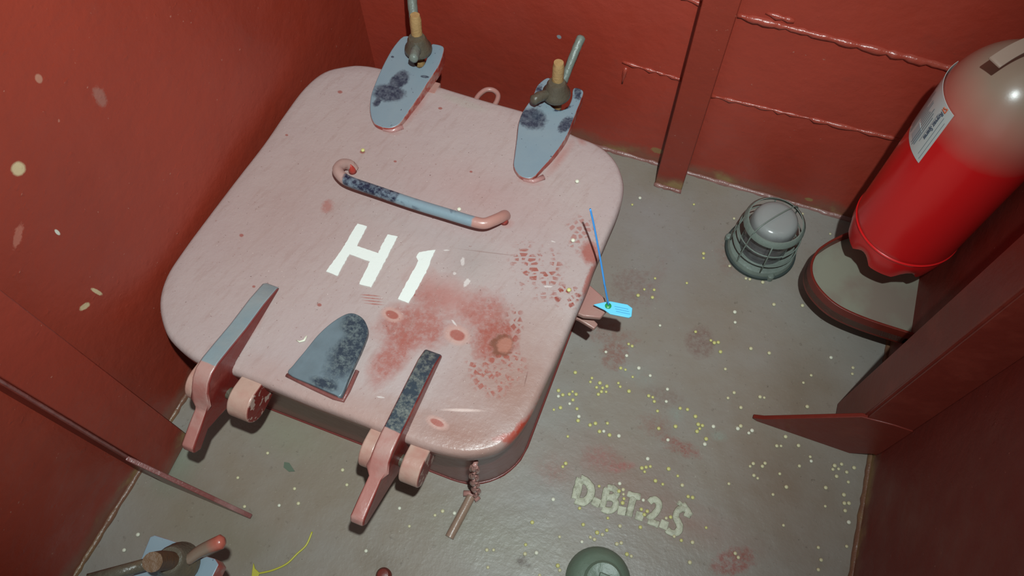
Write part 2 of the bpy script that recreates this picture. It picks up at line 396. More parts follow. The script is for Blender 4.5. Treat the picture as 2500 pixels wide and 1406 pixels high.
M_fork1 = clamp_mat('blue_grey_clamp_paint', [(948, 218, .040, .024, 10, .3), (975, 190, .020, .030, -15, .35), (1037, 184, .010, .004, 10, .4), (958, 138, .004, .003, 0, .1), (918, 238, .008, .016, 0, .5)], HO)
M_fork2 = clamp_mat('blue_grey_clamp_paint_flaked', [(1300, 285, .034, .028, 0, .35), (1383, 300, .014, .024, -20, .5), (1410, 232, .010, .018, 20, .75), (1370, 265, .022, .006, 35, .7), (1318, 235, .010, .03, 20, .7)], HO)
M_fork3 = clamp_mat('blue_grey_clamp_paint_dull', [], HO)
m = NB('dark_slate_pad_paint', .34)
p = bp(880, 810, z=.325)-HO
c = m.mix(m.rng(m.noise(16, 4), .4, .65), lin((108, 122, 130)), lin((96, 108, 114)))
for u, v, rx, ry, ang in ((860, 850, .038, .075, -10), (790, 935, .03, .012, 0), (870, 790, .03, .03, 0)):
    q = bp(u, v, z=.325)-HO
    c = m.mix(m.blob((q.x, q.y), (rx, ry), ang, .5, .45, 26), c, m.mix(m.rng(m.noise(130, 5, .75), .45, .7), lin((48, 58, 70)), lin((110, 120, 120))))
m.color(c); m.bump(m.noise(60, 4), .35, .002); M_pad = m.m
def arm_mat(name, ysplit, dark, O):                # painted top, pink beyond the split, red sides
    m = NB(name, .34); x, y, z = m.sep()
    top = m.mix(m.rng(m.noise(80, 6, .75), .45, .68), lin((52, 62, 72)), lin((128, 130, 122))) if dark else m.mix(m.rng(m.noise(14, 4), .4, .7), lin((126, 142, 148)), lin((140, 146, 146)))
    yy = m.math('ADD', y, m.math('MULTIPLY', m.noise(40, 3), .008))
    top = m.mix(m.rng(yy, ysplit-O.y+.005, ysplit-O.y+.003), top, m.mix(m.rng(m.noise(16, 4), .45, .6), lin((166, 110, 102)), lin((172, 132, 124))))
    n = m.n.new('ShaderNodeNewGeometry'); sp = m.n.new('ShaderNodeSeparateXYZ'); m.l.new(n.outputs['True Normal'], sp.inputs[0])
    ax = m.math('ABSOLUTE', sp.outputs[0])
    cc = m.mix(m.rng(ax, .5, .75), top, m.mix(m.rng(m.noise(20, 4), .55, .75), lin((116, 36, 31)), lin((140, 66, 58))))
    m.color(cc); m.bump(m.noise(60, 4), .4, .0025); return m.m
M_arm1 = arm_mat('grey_topped_arm_paint', .262, False, HO); M_arm2 = arm_mat('dark_topped_arm_paint', .270, True, HO)
m = NB('handle_paint', .32); x, y, z = m.sep(); xx = m.math('ADD', x, m.math('MULTIPLY', m.noise(60, 3), .01))
nav = m.mix(m.rng(m.noise(90, 5, .7), .42, .62), lin((34, 38, 58)), lin((110, 122, 134)))
c = m.mix(m.rng(xx, -.497-HO.x, -.492-HO.x), nav, m.mix(m.rng(m.noise(40, 4), .55, .7), lin((128, 146, 156)), lin((70, 80, 96))))
c = m.mix(m.rng(xx, -.610-HO.x, -.606-HO.x), lin((176, 144, 136)), c)
c = m.mix(m.rng(xx, -.347-HO.x, -.343-HO.x), c, lin((180, 132, 122)))
n = m.n.new('ShaderNodeNewGeometry'); sp = m.n.new('ShaderNodeSeparateXYZ'); m.l.new(n.outputs['True Normal'], sp.inputs[0])
m.color(c); m.bump(m.noise(120, 3), .3, .0015); M_handle = m.m
m = NB('white_stencil_paint', .5); m.color(m.mix(m.rng(m.noise(90, 5, .7), .62, .75, 0, .6), WHITE, lin((188, 180, 170)))); m.bump(m.noise(150, 3), .3, .001); M_white = m.m
m = NB('worn_white_paint', .55); m.color(m.mix(m.rng(m.noise(70, 5, .75), .45, .65), lin((190, 190, 168)), lin((152, 150, 130)))); m.bump(m.noise(90, 4), .6, .003); M_worn = m.m
m = NB('cyan_plastic', .35); m.color(lin((112, 212, 248))); m.b.inputs['Subsurface Weight'].default_value = 0; M_cyan = m.m
m = NB('blue_plastic', .35); m.color(lin((70, 150, 225))); M_blue = m.m
m = NB('green_insert', .4); m.color(lin((40, 150, 80))); M_grn = m.m
m = NB('faint_print', .5); m.color(lin((82, 160, 205))); M_print = m.m
m = NB('yellow_plastic', .4); m.color(lin((190, 184, 70))); M_yel = m.m
def pellet_mat(name, a): 
    m = NB(name, .45); m.color(a); return m.m
M_py = pellet_mat('yellow_pellet', lin((204, 198, 128))); M_pw = pellet_mat('whitish_pellet', lin((222, 220, 200))); M_pc = pellet_mat('cream_pellet', lin((206, 198, 160)))
m = NB('flake', .6); m.color(lin((92, 104, 86))); M_flake = m.m

# extinguisher shell: object coords relative to its origin
EO = Vector((.410, 1.005, .222)); ER = .096
m = NB('extinguisher_paint', .26); x, y, z = m.sep()
zz = m.math('ADD', z, m.math('MULTIPLY', m.math('SUBTRACT', m.noise(12, 4), .5), .02))
zz = m.math('ADD', zz, m.math('MULTIPLY', x, .10))
dust = m.rng(zz, .335, .455)
dn = m.n.new('ShaderNodeMath'); dn.operation = 'POWER'; m.l.new(dust, dn.inputs[0]); dn.inputs[1].default_value = .75
c = m.mix(dn.outputs[0], lin((214, 30, 32)), lin((146, 124, 108)))
m.color(c); m.rough(m.mixf(dust, .22, .27)); m.bump(m.noise(200, 2), .05, .001); M_ext = m.m
m = NB('dusty_steel_strap', .5); m.color(lin((150, 126, 112))); m.bump(m.noise(100, 2), .2, .001); M_strap = m.m
m = NB('label_paper', .35); m.color(lin((198, 206, 204))); M_label = m.m
m = NB('label_ink', .5); m.color(lin((120, 132, 140))); M_ink = m.m
m = NB('label_text', .5); m.color(lin((78, 96, 116))); M_text = m.m
m = NB('label_orange', .5); m.color(lin((205, 110, 80))); M_or = m.m
m = NB('label_patch', .4); m.color(lin((168, 182, 186))); M_patch = m.m
m = NB('pale_green_valve', .4); m.color(lin((150, 178, 140))); M_valve = m.m
m = NB('dusty_glass', .12); m.color(m.mix(m.rng(m.noise(26, 5, .7), .4, .65), lin((160, 160, 158)), lin((130, 128, 128))))
m.b.inputs['Transmission Weight'].default_value = .25; m.b.inputs['IOR'].default_value = 1.45
z_ = m.sep()[2]
dust = m.math('MAXIMUM', m.rng(m.math('ADD', z_, m.math('MULTIPLY', m.noise(18, 4), .03)), .118, .145), m.math('MULTIPLY', m.rng(m.noise(30, 5), .5, .7), .5))
m._in(m.b.inputs['Transmission Weight'], m.rng(dust, 0, 1, .5, .02)); m.color(m.mix(dust, lin((128, 124, 126)), lin((148, 150, 148))))
m.rough(m.rng(dust, 0, 1, .10, .20)); m.bump(m.noise(60, 3), .18, .002); M_glass = m.m
m = NB('porcelain', .4); m.color(lin((150, 148, 146))); M_porc = m.m
m = NB('tray_floor_paint', .5); m.color(m.mix(m.rng(m.noise(8, 4), .42, .6), lin((142, 140, 124)), lin((136, 122, 110)))); m.bump(m.noise(30, 4), .2, .002); M_tray = m.m

# ------------------------------------------------------------------ the setting
XL, XR, YB, YF, ZC = -.857, .507, 1.2, -1.1, 2.6
bm = bmesh.new(); add_box(bm, (XL-.02, YF-.02, -.03), (XR+.02, YB+.02, 0)); struct(mesh_obj('floor', bm, M_deck))
bm = bmesh.new(); add_box(bm, (XL-.02, YF-.02, 0), (XL, YB+.02, ZC)); struct(mesh_obj('wall_left', bm, M_wl))
bm = bmesh.new(); add_box(bm, (XL, YB, 0), (XR, YB+.02, ZC)); struct(mesh_obj('wall_back', bm, M_wb))
bm = bmesh.new(); add_box(bm, (XR, YF-.02, 0), (XR+.02, YB+.02, ZC)); struct(mesh_obj('wall_right', bm, M_wr))

def bead(path, r, name, mat, step=.012, jit=.25, flat=1.0):
    pts = []
    for a, b in zip(path, path[1:]):
        a, b = Vector(a), Vector(b); n = max(2, int((b-a).length/step))
        for k in range(n): pts.append(a.lerp(b, k/n)+Vector([random.uniform(-.12, .12)*r for _ in range(3)]))
    pts.append(Vector(path[-1])); bm = bmesh.new()
    add_tube(bm, pts, [r*(1+random.uniform(-jit, jit)) for _ in pts], 10)
    return mesh_obj(name, bm, mat, smooth=True)
struct(bead([(XL, YB, 0), (-.083, YB, 0), (XR, YB, 0)], .0075, 'trim_1', M_weldp))
struct(bead([(XL, -.6, 0), (XL, YB, 0)], .007, 'trim_2', M_weld))
struct(bead([(XR, -.6, 0), (XR, YB, 0)], .007, 'trim_3', M_weld, .012, .1))
struct(bead([(-.017, YB, .488), (.36, YB, .488), (XR, YB, .487)], .0068, 'trim_4', M_bead, .010, .35))
struct(bead([(-.30, YB, .520), (-.083, YB, .492)], .0050, 'trim_5', M_bead, .010, .35))
struct(bead([(-.017, YB, .270), (.10, YB, .276), (.36, YB, .288), (XR, YB, .29)], .0042, 'trim_6', M_bead, .012, .6))
struct(bead([(-.22, YB, .298), (-.083, YB, .292)], .0038, 'trim_7', M_bead, .012, .7))
struct(bead([(-.21, YB, .285), (-.213, YB, .235)], .0038, 'trim_8', M_bead, .012, .5))
struct(bead([(.03, YB, .508), (.085, YB, .505)], .0048, 'trim_9', M_bead, .010, .5))

# stiffeners on the walls
t = thing('wall_stiffener', 'red painted flat-faced steel stiffener running up the back wall behind the hatch', 'stiffener', (-.05, 1.19, 0))
bm = bmesh.new(); add_prism(bm, [(-.083, 1.138), (-.017, 1.138), (-.017, 1.147), (-.083, 1.147)], .0, ZC-.02)
mesh_obj('flange', bm, M_stiff, t, bevel=.002)
bm = bmesh.new(); add_box(bm, (-.068, 1.147, 0), (-.058, 1.2, ZC-.02)); mesh_obj('web', bm, M_stiff, t)
bm = bmesh.new(); add_tube(bm, [(-.084+.067*k/10, 1.137+random.uniform(-.001, .001), .002) for k in range(11)], [.006*random.uniform(.8, 1.2) for _ in range(11)], 8)
mesh_obj('weld_bead', bm, M_weldp, t, smooth=True)
t = thing('wall_stiffener', 'wide red angle stiffener with long low bracket on the left wall', 'stiffener', (-.83, .1, 0))
bm = bmesh.new(); add_prism(bm, [(-.803, .100), (-.795, .100), (-.800, .191), (-.808, .191)], .004, ZC-.02); mesh_obj('flange', bm, M_stiff, t, bevel=.002)
bm = bmesh.new(); add_box(bm, (-.857, .092, .0), (-.796, .100, ZC-.02)); mesh_obj('web', bm, M_red, t, bevel=.001)
bm = bmesh.new(); add_prism_y(bm, [(-.796, .0), (-.600, .0), (-.594, .014), (-.796, .17)], .090, .099)
mesh_obj('bracket', bm, M_edge, t, bevel=.0015)
bm = bmesh.new(); add_tube(bm, [(-.797, .0965, .004+k*.02) for k in range(60)], .0028, 8, jitter=.2); mesh_obj('corner_highlight', bm, M_edge, t, smooth=True)  # added pinkish tube, paints the glossy highlight along the web corner
t = thing('wall_stiffener', 'dark red angle stiffener with pointed triangular foot bracket on the right wall', 'stiffener', (.48, .64, 0))
bm = bmesh.new(); add_prism(bm, [(.425, .64), (.433, .64), (.433, .730), (.425, .730)], .004, ZC-.02); mesh_obj('flange', bm, M_red, t, bevel=.002)
bm = bmesh.new(); add_box(bm, (.430, .636, .03), (.507, .644, ZC-.02)); mesh_obj('web', bm, M_red, t, bevel=.001)
bm = bmesh.new(); add_prism_y(bm, [(.277, .0), (.266, .010), (.285, .022), (.420, .178), (.475, .188), (.507, .188), (.507, .045), (.466, 0)], .634, .643)
mesh_obj('bracket', bm, M_red, t, bevel=.0015)

# ------------------------------------------------------------------ hatch coaming
t = thing('hatch_coaming', 'dark red raised steel coaming welded to deck under the square hatch cover marked H1', 'coaming', (-.478, .632, 0))
outer = rrect(-.812, .302, -.146, .966, .115); inner = rrect(-.800, .314, -.158, .954, .105)
bm = bmesh.new(); n = len(outer)
V = [[bm.verts.new((p[0], p[1], z)) for p in ring] for ring, z in ((outer, 0), (outer, .272), (inner, .272), (inner, 0))]
for a, b in ((0, 1), (1, 2), (2, 3)):
    for k in range(n): bm.faces.new((V[a][k], V[a][(k+1) % n], V[b][(k+1) % n], V[b][k]))
mesh_obj('curb', bm, M_coam, t, smooth='auto')
bm = bmesh.new(); add_tube(bm, [(p[0], p[1], .000) for p in outer], .003, 8, True, jitter=.2); mesh_obj('weld_bead', bm, M_coam, t, smooth=True)
bm = bmesh.new(); add_tube(bm, [(p[0], p[1], .236) for p in outer], .0045, 8, True, jitter=.2); mesh_obj('stiffening_ring', bm, M_coam, t, smooth=True)
def eye(x0, x1, y, z, r, name='hinge_lug', mt=M_pinkpaint, yroot=.304, rz=.022):
    bm = bmesh.new(); pts = [(yroot, z+rz), ]
    for k in range(17):
        a = math.radians(80+200*k/16); pts.append((y+r*math.cos(a), z+r*math.sin(a)))
    pts.append((yroot, z-rz*1.3)); add_prism_x(bm, pts, x0, x1)
    return mesh_obj(name, bm, mt, t, bevel=.003, seg=3)
m_ = NB('blotchy_lug_paint', .35)
n_ = m_.n.new('ShaderNodeNewGeometry'); sp_ = m_.n.new('ShaderNodeSeparateXYZ'); m_.l.new(n_.outputs['True Normal'], sp_.inputs[0])
face = m_.mix(m_.rng(m_.noise(42, 3, .6), .54, .57), lin((120, 36, 31)), lin((180, 148, 136)))
m_.color(m_.mix(m_.rng(sp_.outputs[0], .6, .8), m_.mix(m_.rng(m_.noise(20, 3), .4, .7), lin((184, 150, 136)), lin((172, 120, 108))), face)); m_.bump(m_.noise(40, 4), .5, .003); M_lug = m_.m
eye(-.616, -.575, .247, .272, .034, mt=M_lug); eye(-.297, -.262, .247, .268, .032, mt=M_lug); eye(-.370, -.347, .247, .268, .032, mt=M_lug); eye(-.700, -.680, .247, .272, .032, mt=M_lug)
for x0, x1, z in ((-.704, -.571, .272), (-.374, -.258, .268)):
    bm = bmesh.new(); add_tube(bm, [(x0, .247, z), (x1-.006, .247, z)], .011, 14); mesh_obj('hinge_pin', bm, M_grease, t, smooth='auto')
# seal lug on the right side and small eye ring at the back
bm = bmesh.new(); add_prism(bm, [(-.15, .680), (-.118, .684), (-.085, .668), (-.072, .648), (-.080, .626), (-.110, .618), (-.15, .622)], .232, .243); mesh_obj('seal_lug', bm, M_pinkpaint, t, bevel=.002)
bm = bmesh.new(); add_prism(bm, [(-.15, .640), (-.118, .648), (-.082, .628), (-.086, .616), (-.118, .624), (-.15, .628)], .200, .210); mesh_obj('seal_lug', bm, M_pinkpaint, t, bevel=.002)

# ------------------------------------------------------------------ hatch cover
cover = thing('hatch_cover', 'square pink-grey steel hatch cover with rounded corners marked H1', 'hatch cover', HO)
t = cover
px = [(850, 157), (790, 172), (740, 212), (690, 278), (640, 350), (570, 440), (500, 532), (445, 606), (403, 672), (386, 738), (400, 806), (436, 850), (480, 880), (540, 900), (600, 920),
      (740, 978), (880, 1030), (1000, 1078), (1070, 1100), (1130, 1110), (1180, 1106), (1222, 1092), (1262, 1058), (1300, 1000), (1340, 915), (1370, 850), (1405, 768), (1437, 694), (1452, 650), (1472, 604), (1490, 562), (1508, 520),
      (1521, 478), (1523, 440), (1510, 400), (1485, 368), (1450, 345), (1400, 325), (1350, 296), (1290, 271), (1180, 240), (1075, 208), (1000, 182), (935, 164), (890, 156)]
o2 = []
for u, v in px:
    p = bp(u, v, z=.31); p.x = max(p.x, -.845); o2.append((p.x, p.y))
outl = [(p.x, p.y) for p in cr(o2, True, 5)]
# cover: top slightly crowned, rolled edge
bm = bmesh.new(); cx, cy = HO.x, HO.y
levels = [(-.010, .272), (-.0035, .272), (0, .276), (0.0005, .298), (-.0015, .3045), (-.005, .3085), (-.010, .3102), (-.03, .3105)]
rings = []
def inset(pts, d):
    n = len(pts); out = []
    for i in range(n):
        a = Vector(pts[i-2]); b = Vector(pts[(i+2) % n]); tn = (b-a).normalized(); nn = Vector((-tn.y, tn.x))
        p = Vector(pts[i]); 
        if nn.dot(Vector((cx, cy))-p) < 0: nn = -nn
        out.append(p+nn*d)
    return out
for d, z in levels: rings.append([bm.verts.new((p.x, p.y, z)) for p in inset(outl, -d)])
n = len(outl)
for a, b in zip(rings, rings[1:]):
    for k in range(n): bm.faces.new((a[k], a[(k+1) % n], b[(k+1) % n], b[k]))
prev = rings[-1]
for f in (.85, .6, .35, .12):
    rg = [bm.verts.new((cx+(v.co.x-cx)*f, cy+(v.co.y-cy)*f, .3105+.0015*(1-f))) for v in rings[-1]]
    for k in range(n): bm.faces.new((prev[k], prev[(k+1) % n], rg[(k+1) % n], rg[k]))
    prev = rg
bm.faces.new(prev); bm.faces.new(rings[0][::-1])
mesh_obj('lid', bm, M_lid, t, smooth=True)
# gasket channel under the lid
bm = bmesh.new(); add_prism(bm, rrect(-.818, .296, -.140, .972, .12), .262, .274); mesh_obj('gasket', bm, M_coam, t)

# fork clamp plates
def fork(pxs, mt, zt, name='clamp_plate'):
    y0 = min(bp(u, v, z=.325).y for u, v in pxs); ztop = lambda y: .3205+min(.25, max(0, y-y0))*.11; pts = []
    for u, v in pxs:
        z = .33
        for _ in range(6): p = bp(u, v, z=z); z = ztop(p.y)
        pts.append((p.x, p.y))
    pts = [(p.x, p.y) for p in cr(pts, True, 3)]
    bm = bmesh.new(); add_prism(bm, pts, lambda x, y: .3095+max(0, (y-y0-.17))*.04, lambda x, y: ztop(y))
    return mesh_obj(name, bm, mt, cover, bevel=.002, seg=2, angle=50)
fork([(985, 88), (1008, 92), (1004, 108), (1004, 130), (1012, 155), (1024, 165), (1036, 156), (1046, 130), (1053, 109), (1062, 107), (1082, 113), (1082, 128), (1072, 158), (1045, 200), (1022, 236), (1004, 262), (985, 290), (970, 306), (950, 313), (925, 308), (910, 296), (903, 270), (905, 235), (915, 205), (930, 170), (945, 140), (962, 112)], M_fork1, 1)
fork([(1334, 190), (1345, 194), (1338, 214), (1334, 236), (1345, 258), (1365, 268), (1385, 262), (1396, 240), (1399, 217), (1410, 214), (1424, 222), (1420, 240), (1405, 278), (1392, 312), (1380, 338), (1352, 378), (1322, 412), (1305, 430), (1290, 436), (1268, 428), (1254, 406), (1256, 380), (1262, 335), (1266, 300), (1276, 272), (1300, 236), (1312, 208)], M_fork2, 1)
# weld puddles at plate tips
for u, v in ((948, 318), (1292, 441)):
    p = bp(u, v, z=.312); bm = bmesh.new()
    add_tube(bm, [(p.x-.022, p.y+.010, .311), (p.x-.008, p.y, .312), (p.x+.008, p.y+.001, .312), (p.x+.024, p.y+.018, .311)], .0055, 10, jitter=.15); mesh_obj('weld_bead', bm, M_tip, t, smooth=True)
# front pad
pad = [(840, 768), (862, 764), (884, 775), (896, 795), (897, 815), (884, 850), (868, 885), (850, 925), (832, 966), (815, 962), (760, 938), (704, 912), (716, 890), (745, 855), (775, 818), (808, 788)]
pts = [(bp(u, v, z=.322).x, bp(u, v, z=.322).y) for u, v in pad]
pts = [(p.x, p.y) for p in cr(pts, True, 4)]
bm = bmesh.new(); add_prism(bm, pts, .309, .322); mesh_obj('clamp_pad', bm, M_pad, t, bevel=.003, seg=3, angle=50)
bm = bmesh.new(); q = [bp(u, v, z=.311) for u, v in ((700, 916), (760, 946), (815, 971), (838, 978), (850, 955), (872, 905))]
add_tube(bm, q, .0038, 10, jitter=.15); mesh_obj('weld_bead', bm, M_edge, t, smooth=True)
# hinge arms
def arm(x0, x1, prof, mt, ny0=.225):
    tail = lambda s: (lambda y, z: (x0 if s == 0 else x1) + (0.0 if y > .2 else (.004 if s == 0 else -.004)))
    bm = bmesh.new(); add_prism_x(bm, prof, tail(0), tail(1)); return mesh_obj('hinge_arm', bm, mt, cover, bevel=.004, seg=3, angle=35)
arm(-.664, -.632, [(.447, .310), (.44, .318), (.40, .330), (.344, .340), (.30, .352), (.268, .360), (.248, .360), (.232, .352), (.219, .338), (.207, .315), (.198, .301), (.17, .290), (.138, .276), (.134, .262), (.146, .250), (.18, .262), (.205, .262), (.222, .252), (.248, .244), (.274, .254), (.284, .272), (.288, .296), (.292, .3095)], M_arm1)
arm(-.337, -.305, [(.428, .310), (.425, .322), (.40, .334), (.345, .339), (.30, .342), (.26, .345), (.24, .344), (.222, .338), (.208, .326), (.196, .318), (.16, .315), (.130, .312), (.124, .300), (.130, .286), (.16, .272), (.195, .262), (.222, .248), (.248, .242), (.274, .252), (.284, .272), (.288, .296), (.292, .3095)], M_arm2)
# handle
bm = bmesh.new()
hp = cr([(-.628, .730, .309), (-.634, .730, .322), (-.640, .718, .336), (-.638, .698, .345), (-.622, .684, .349), (-.60, .678, .349), (-.54, .677, .348), (-.47, .676, .347), (-.40, .677, .347), (-.35, .678, .347), (-.33, .682, .346), (-.319, .694, .343), (-.310, .712, .334), (-.308, .726, .322), (-.309, .732, .309)], False, 5)
add_tube(bm, hp, .0105, 16); mesh_obj('handle', bm, M_handle, t, smooth=True)
for u, v in ((861, 418), (1231, 541)):
    p = bp(u, v, z=.312); bm = bmesh.new(); add_lathe(bm, [(0, 0), (.0085, 0), (.006, .010), (.001, .022), (0, .022)], (p.x, p.y, .3105), 20); mesh_obj('weld_bead', bm, M_redw, t, smooth=True)
# small tab and eye ring at the back edge
bm = bmesh.new(); add_tube(bm, cr([(-.478, .985, .292), (-.478, 1.010, .290), (-.470, 1.030, .289), (-.455, 1.036, .288), (-.441, 1.028, .287), (-.437, 1.008, .287), (-.440, .985, .288)], False, 5), .0055, 10); mesh_obj('eye_ring', bm, M_pinkpaint, t, smooth=True)
bm = bmesh.new(); p = bp(1066, 208, z=.31); add_box(bm, (p.x-.010, p.y-.025, .300), (p.x+.006, p.y+.008, .311)); mesh_obj('edge_tab', bm, M_pinkpaint, t, bevel=.002)
# painted characters H and 1
def jag(pts, amp, side=None):
    out = []
    for i in range(len(pts)):
        a, b = Vector(pts[i]), Vector(pts[(i+1) % len(pts)]); n = max(1, int((b-a).length/.004))
        for k in range(n):
            p = a.lerp(b, k/n); out.append((p.x+random.uniform(-amp, amp), p.y+random.uniform(-amp, amp)*.5))
    return out
def letter(pxs, name, lab=None):
    pts = [(bp(u, v, z=.3122).x, bp(u, v, z=.3122).y) for u, v in pxs]
    bm = bmesh.new(); add_prism(bm, jag(pts, .0007), .3090, .3131); return mesh_obj(name, bm, M_white, cover)
letter([(873, 546), (896, 553), (872, 601), (923, 618), (946, 572), (971, 578), (938, 642), (907, 702), (877, 694), (903, 639), (853, 621), (824, 674), (796, 663), (836, 607)], 'painted_letter')
letter([(1063, 610), (1040, 666), (998, 741), (971, 730), (1022, 637), (1016, 628), (1023, 616)], 'painted_numeral')

# ------------------------------------------------------------------ swing bolts
def swing(label, base, top, hub, rods, mt_th, mt_hub, rodmats, zc=.355, grp=None):
    t = thing('swing_bolt', label, 'bolt', (base[0], base[1], base[2]))
    bm = bmesh.new(); b, tp = Vector(base), Vector(top); path = [b.lerp(tp, k/12) for k in range(13)]
    rr = [.0118]*12+[.0095]; add_tube(bm, path, rr, 14, jitter=.04); mesh_obj('threaded_rod', bm, mt_th, t, smooth='auto')
    bm = bmesh.new(); M = Matrix.Translation(Vector((hub[0], hub[1], zc)))
    add_lathe(bm, [(0, -.006), (.026, -.006), (.029, -.001), (.028, .006), (.0225, .012), (.020, .026), (.0165, .032), (0, .033)], (0, 0, 0), 28, M); mesh_obj('nut', bm, mt_hub, t, smooth='auto')
    for (a, b_, r0, r1), mt in zip(rods, rodmats):
        bm = bmesh.new(); a, b_ = Vector(a), Vector(b_); n = 12
        add_tube(bm, [a.lerp(b_, k/n)+Vector((0, 0, .004*math.sin(k/n*3.14))) for k in range(n+1)]+[b_+(b_-a).normalized()*.004], [r0+(r1-r0)*k/n for k in range(n+1)]+[r1*.5], 12, jitter=.05)
        mesh_obj('nut_handle', bm, mt, t, smooth=True)
    bm = bmesh.new(); add_tube(bm, [Vector(base), Vector((base[0], base[1], base[2]-.08))], .0118, 12); mesh_obj('shank', bm, M_grease, t, smooth='auto')
    return t
swing('greasy swing bolt with upright two-armed nut in the slot of the left rear clamp plate', (-.622, 1.032, .31), (-.622, 1.044, .432), (-.618, 1.030, 0),
      [((-.615, 1.018, .366), (-.600, .975, .385), .011, .0095), ((-.630, 1.045, .372), (-.668, 1.125, .432), .009, .011)], M_thread, M_grease, [M_teal, M_teal])
swing('greasy swing bolt with slanting two-armed nut in the slot of the right rear clamp plate', (-.309, 1.020, .31), (-.309, 1.022, .432), (-.308, 1.014, 0),
      [((-.318, 1.006, .358), (-.342, .972, .366), .010, .0105), ((-.300, 1.032, .372), (-.290, 1.100, .432), .008, .009)], M_thread, M_grease, [M_grease, M_teal])
for xx, zz in ((-.622, .232), (-.309, .232)):      # pivots on the coaming's back face
    bm = bmesh.new(); add_prism_x(bm, [(.962, zz+.02), (1.03, zz+.018), (1.048, zz), (1.03, zz-.018), (.962, zz-.03)], xx-.03, xx-.014)
    tt = [o for o in bpy.data.objects if o.name == 'hatch_coaming'][0]; mesh_obj('bolt_lug', bm, M_coam, tt, bevel=.002)
    bm = bmesh.new(); add_prism_x(bm, [(.962, zz+.02), (1.03, zz+.018), (1.048, zz), (1.03, zz-.018), (.962, zz-.03)], xx+.014, xx+.03)
    mesh_obj('bolt_lug', bm, M_coam, tt, bevel=.002)

# ------------------------------------------------------------------ blue numbered seal
t = thing('security_seal', 'bright blue plastic security seal with green centre on the lug beside the hatch', 'seal', (-.07, .645, .243))
pxs = [(1449, 743), (1476, 737), (1490, 735), (1532, 743), (1544, 752), (1542, 772), (1535, 775), (1490, 766), (1476, 756)]
pts = [(bp(u, v, z=.262).x, bp(u, v, z=.262).y) for u, v in pxs]
bm = bmesh.new(); add_prism(bm, pts, .2585, .262); mesh_obj('tag_body', bm, M_cyan, t, bevel=.0008)
p = bp(1485, 746, z=.264); bm = bmesh.new(); add_lathe(bm, [(0, 0), (.006, 0), (.006, .002), (.003, .004), (0, .004)], (p.x, p.y, .2615), 20); mesh_obj('lock_insert', bm, M_grn, t, smooth='auto')
bm = bmesh.new()
for k in range(3):
    a = bp(1500+2*k, 748+6*k, z=.262); b = bp(1534+2*k, 755+6*k, z=.262)
    add_tube(bm, [(a.x, a.y, .2622), (b.x, b.y, .2622)], .0006, 4)
mesh_obj('printed_number', bm, M_print, t)
bm = bmesh.new(); a = bp(1486, 745, z=.264)
s1, s2, s3 = bp(1467, 640, z=.355), bp(1452, 560, z=.42), bp(1441, 510, z=.46)
add_tube(bm, cr([a, bp(1477, 700, z=.31), s1, s2, s3], False, 6), .0018, 8); mesh_obj('strap', bm, M_blue, t, smooth=True)
bm = bmesh.new(); add_tube(bm, [(a.x, a.y, .262), (a.x-.004, a.y, .250), (a.x-.012, a.y, .236), (a.x-.02, a.y, .226)], .0018, 8); mesh_obj('strap_tail', bm, M_blue, t, smooth=True)

# ------------------------------------------------------------------ chain and locking pin at the front corner
t = thing('locking_pin', 'faded pink locking pin on a short paint-clogged chain by the front corner of the hatch', 'pin', (-.21, .28, 0))
P0 = Vector((-.232, .288, .262)); P1 = Vector((-.206, .276, .018)); N = 9
cp = [bp(1160, 1133, z=.235), bp(1157, 1160, z=.16), bp(1160, 1185, z=.09), bp(1164, 1205, z=.02)]
cpath = cr([tuple(q) for q in cp], False, 3)
for i in range(len(cpath)-1):
    a, b = cpath[i], cpath[i+1]; md = (a+b)/2; d = (b-a).normalized(); side = d.cross(Vector((0, 0, 1)) if i % 2 else Vector((1, 0, 0)));
    if side.length < .1: side = d.cross(Vector((0, 1, 0)))
    side.normalize(); L = (b-a).length*.62; bm = bmesh.new()
    add_tube(bm, [md+d*(L*math.cos(x))+side*(.0062*math.sin(x)) for x in [2*math.pi*k/14 for k in range(14)]], .0042, 8, True)
    mesh_obj('chain_link', bm, M_pinkpaint, t, smooth=True)
bm = bmesh.new(); a, b = bp(1150, 1212, z=.010), bp(1097, 1312, z=.008); add_tube(bm, [a.lerp(b, k/8) for k in range(9)], .0088, 14, jitter=.03)
M_pin = metal_paint('deck_toned_pin_paint', lin((150, 122, 106)), lin((136, 116, 98)), .8, .3, .4).m
mesh_obj('pin_shaft', bm, M_pin, t, smooth='auto')
bm = bmesh.new(); d = (b-a).normalized(); s = Vector((-d.y, d.x, 0)); add_tube(bm, [a+s*.016, a+s*.008-d*.004, a-s*.006-d*.004, a-s*.016+d*.001], .006, 10, jitter=.1); mesh_obj('pin_head', bm, M_pinkpaint, t, smooth=True)

# ------------------------------------------------------------------ caged deck light
LO = Vector((.196, 1.042, 0))
t = thing('bulkhead_light', 'grey caged glass light standing on deck near the back wall', 'light fitting', LO)
bm = bmesh.new(); add_lathe(bm, [(0, 0), (.074, 0), (.077, .006), (.076, .014), (.073, .020), (.064, .023), (0, .023)], LO, 48); mesh_obj('base', bm, M_lampgrey, t, smooth='auto')
bm = bmesh.new(); add_lathe(bm, [(.078, .000), (.081, .002), (.080, .008), (.0765, .009)], LO, 48); M_gk = NB('dark_gasket', .6); M_gk.color(lin((52, 62, 60))); mesh_obj('gasket', bm, M_gk.m, t, smooth='auto')
bm = bmesh.new(); add_lathe(bm, [(.052, .022), (.052, .05), (.051, .085), (.051, .106), (.0495, .120), (.0465, .129), (.041, .135), (.032, .1375), (.018, .139), (0, .1395)], LO, 48); mesh_obj('glass_dome', bm, M_glass, t, smooth=True)
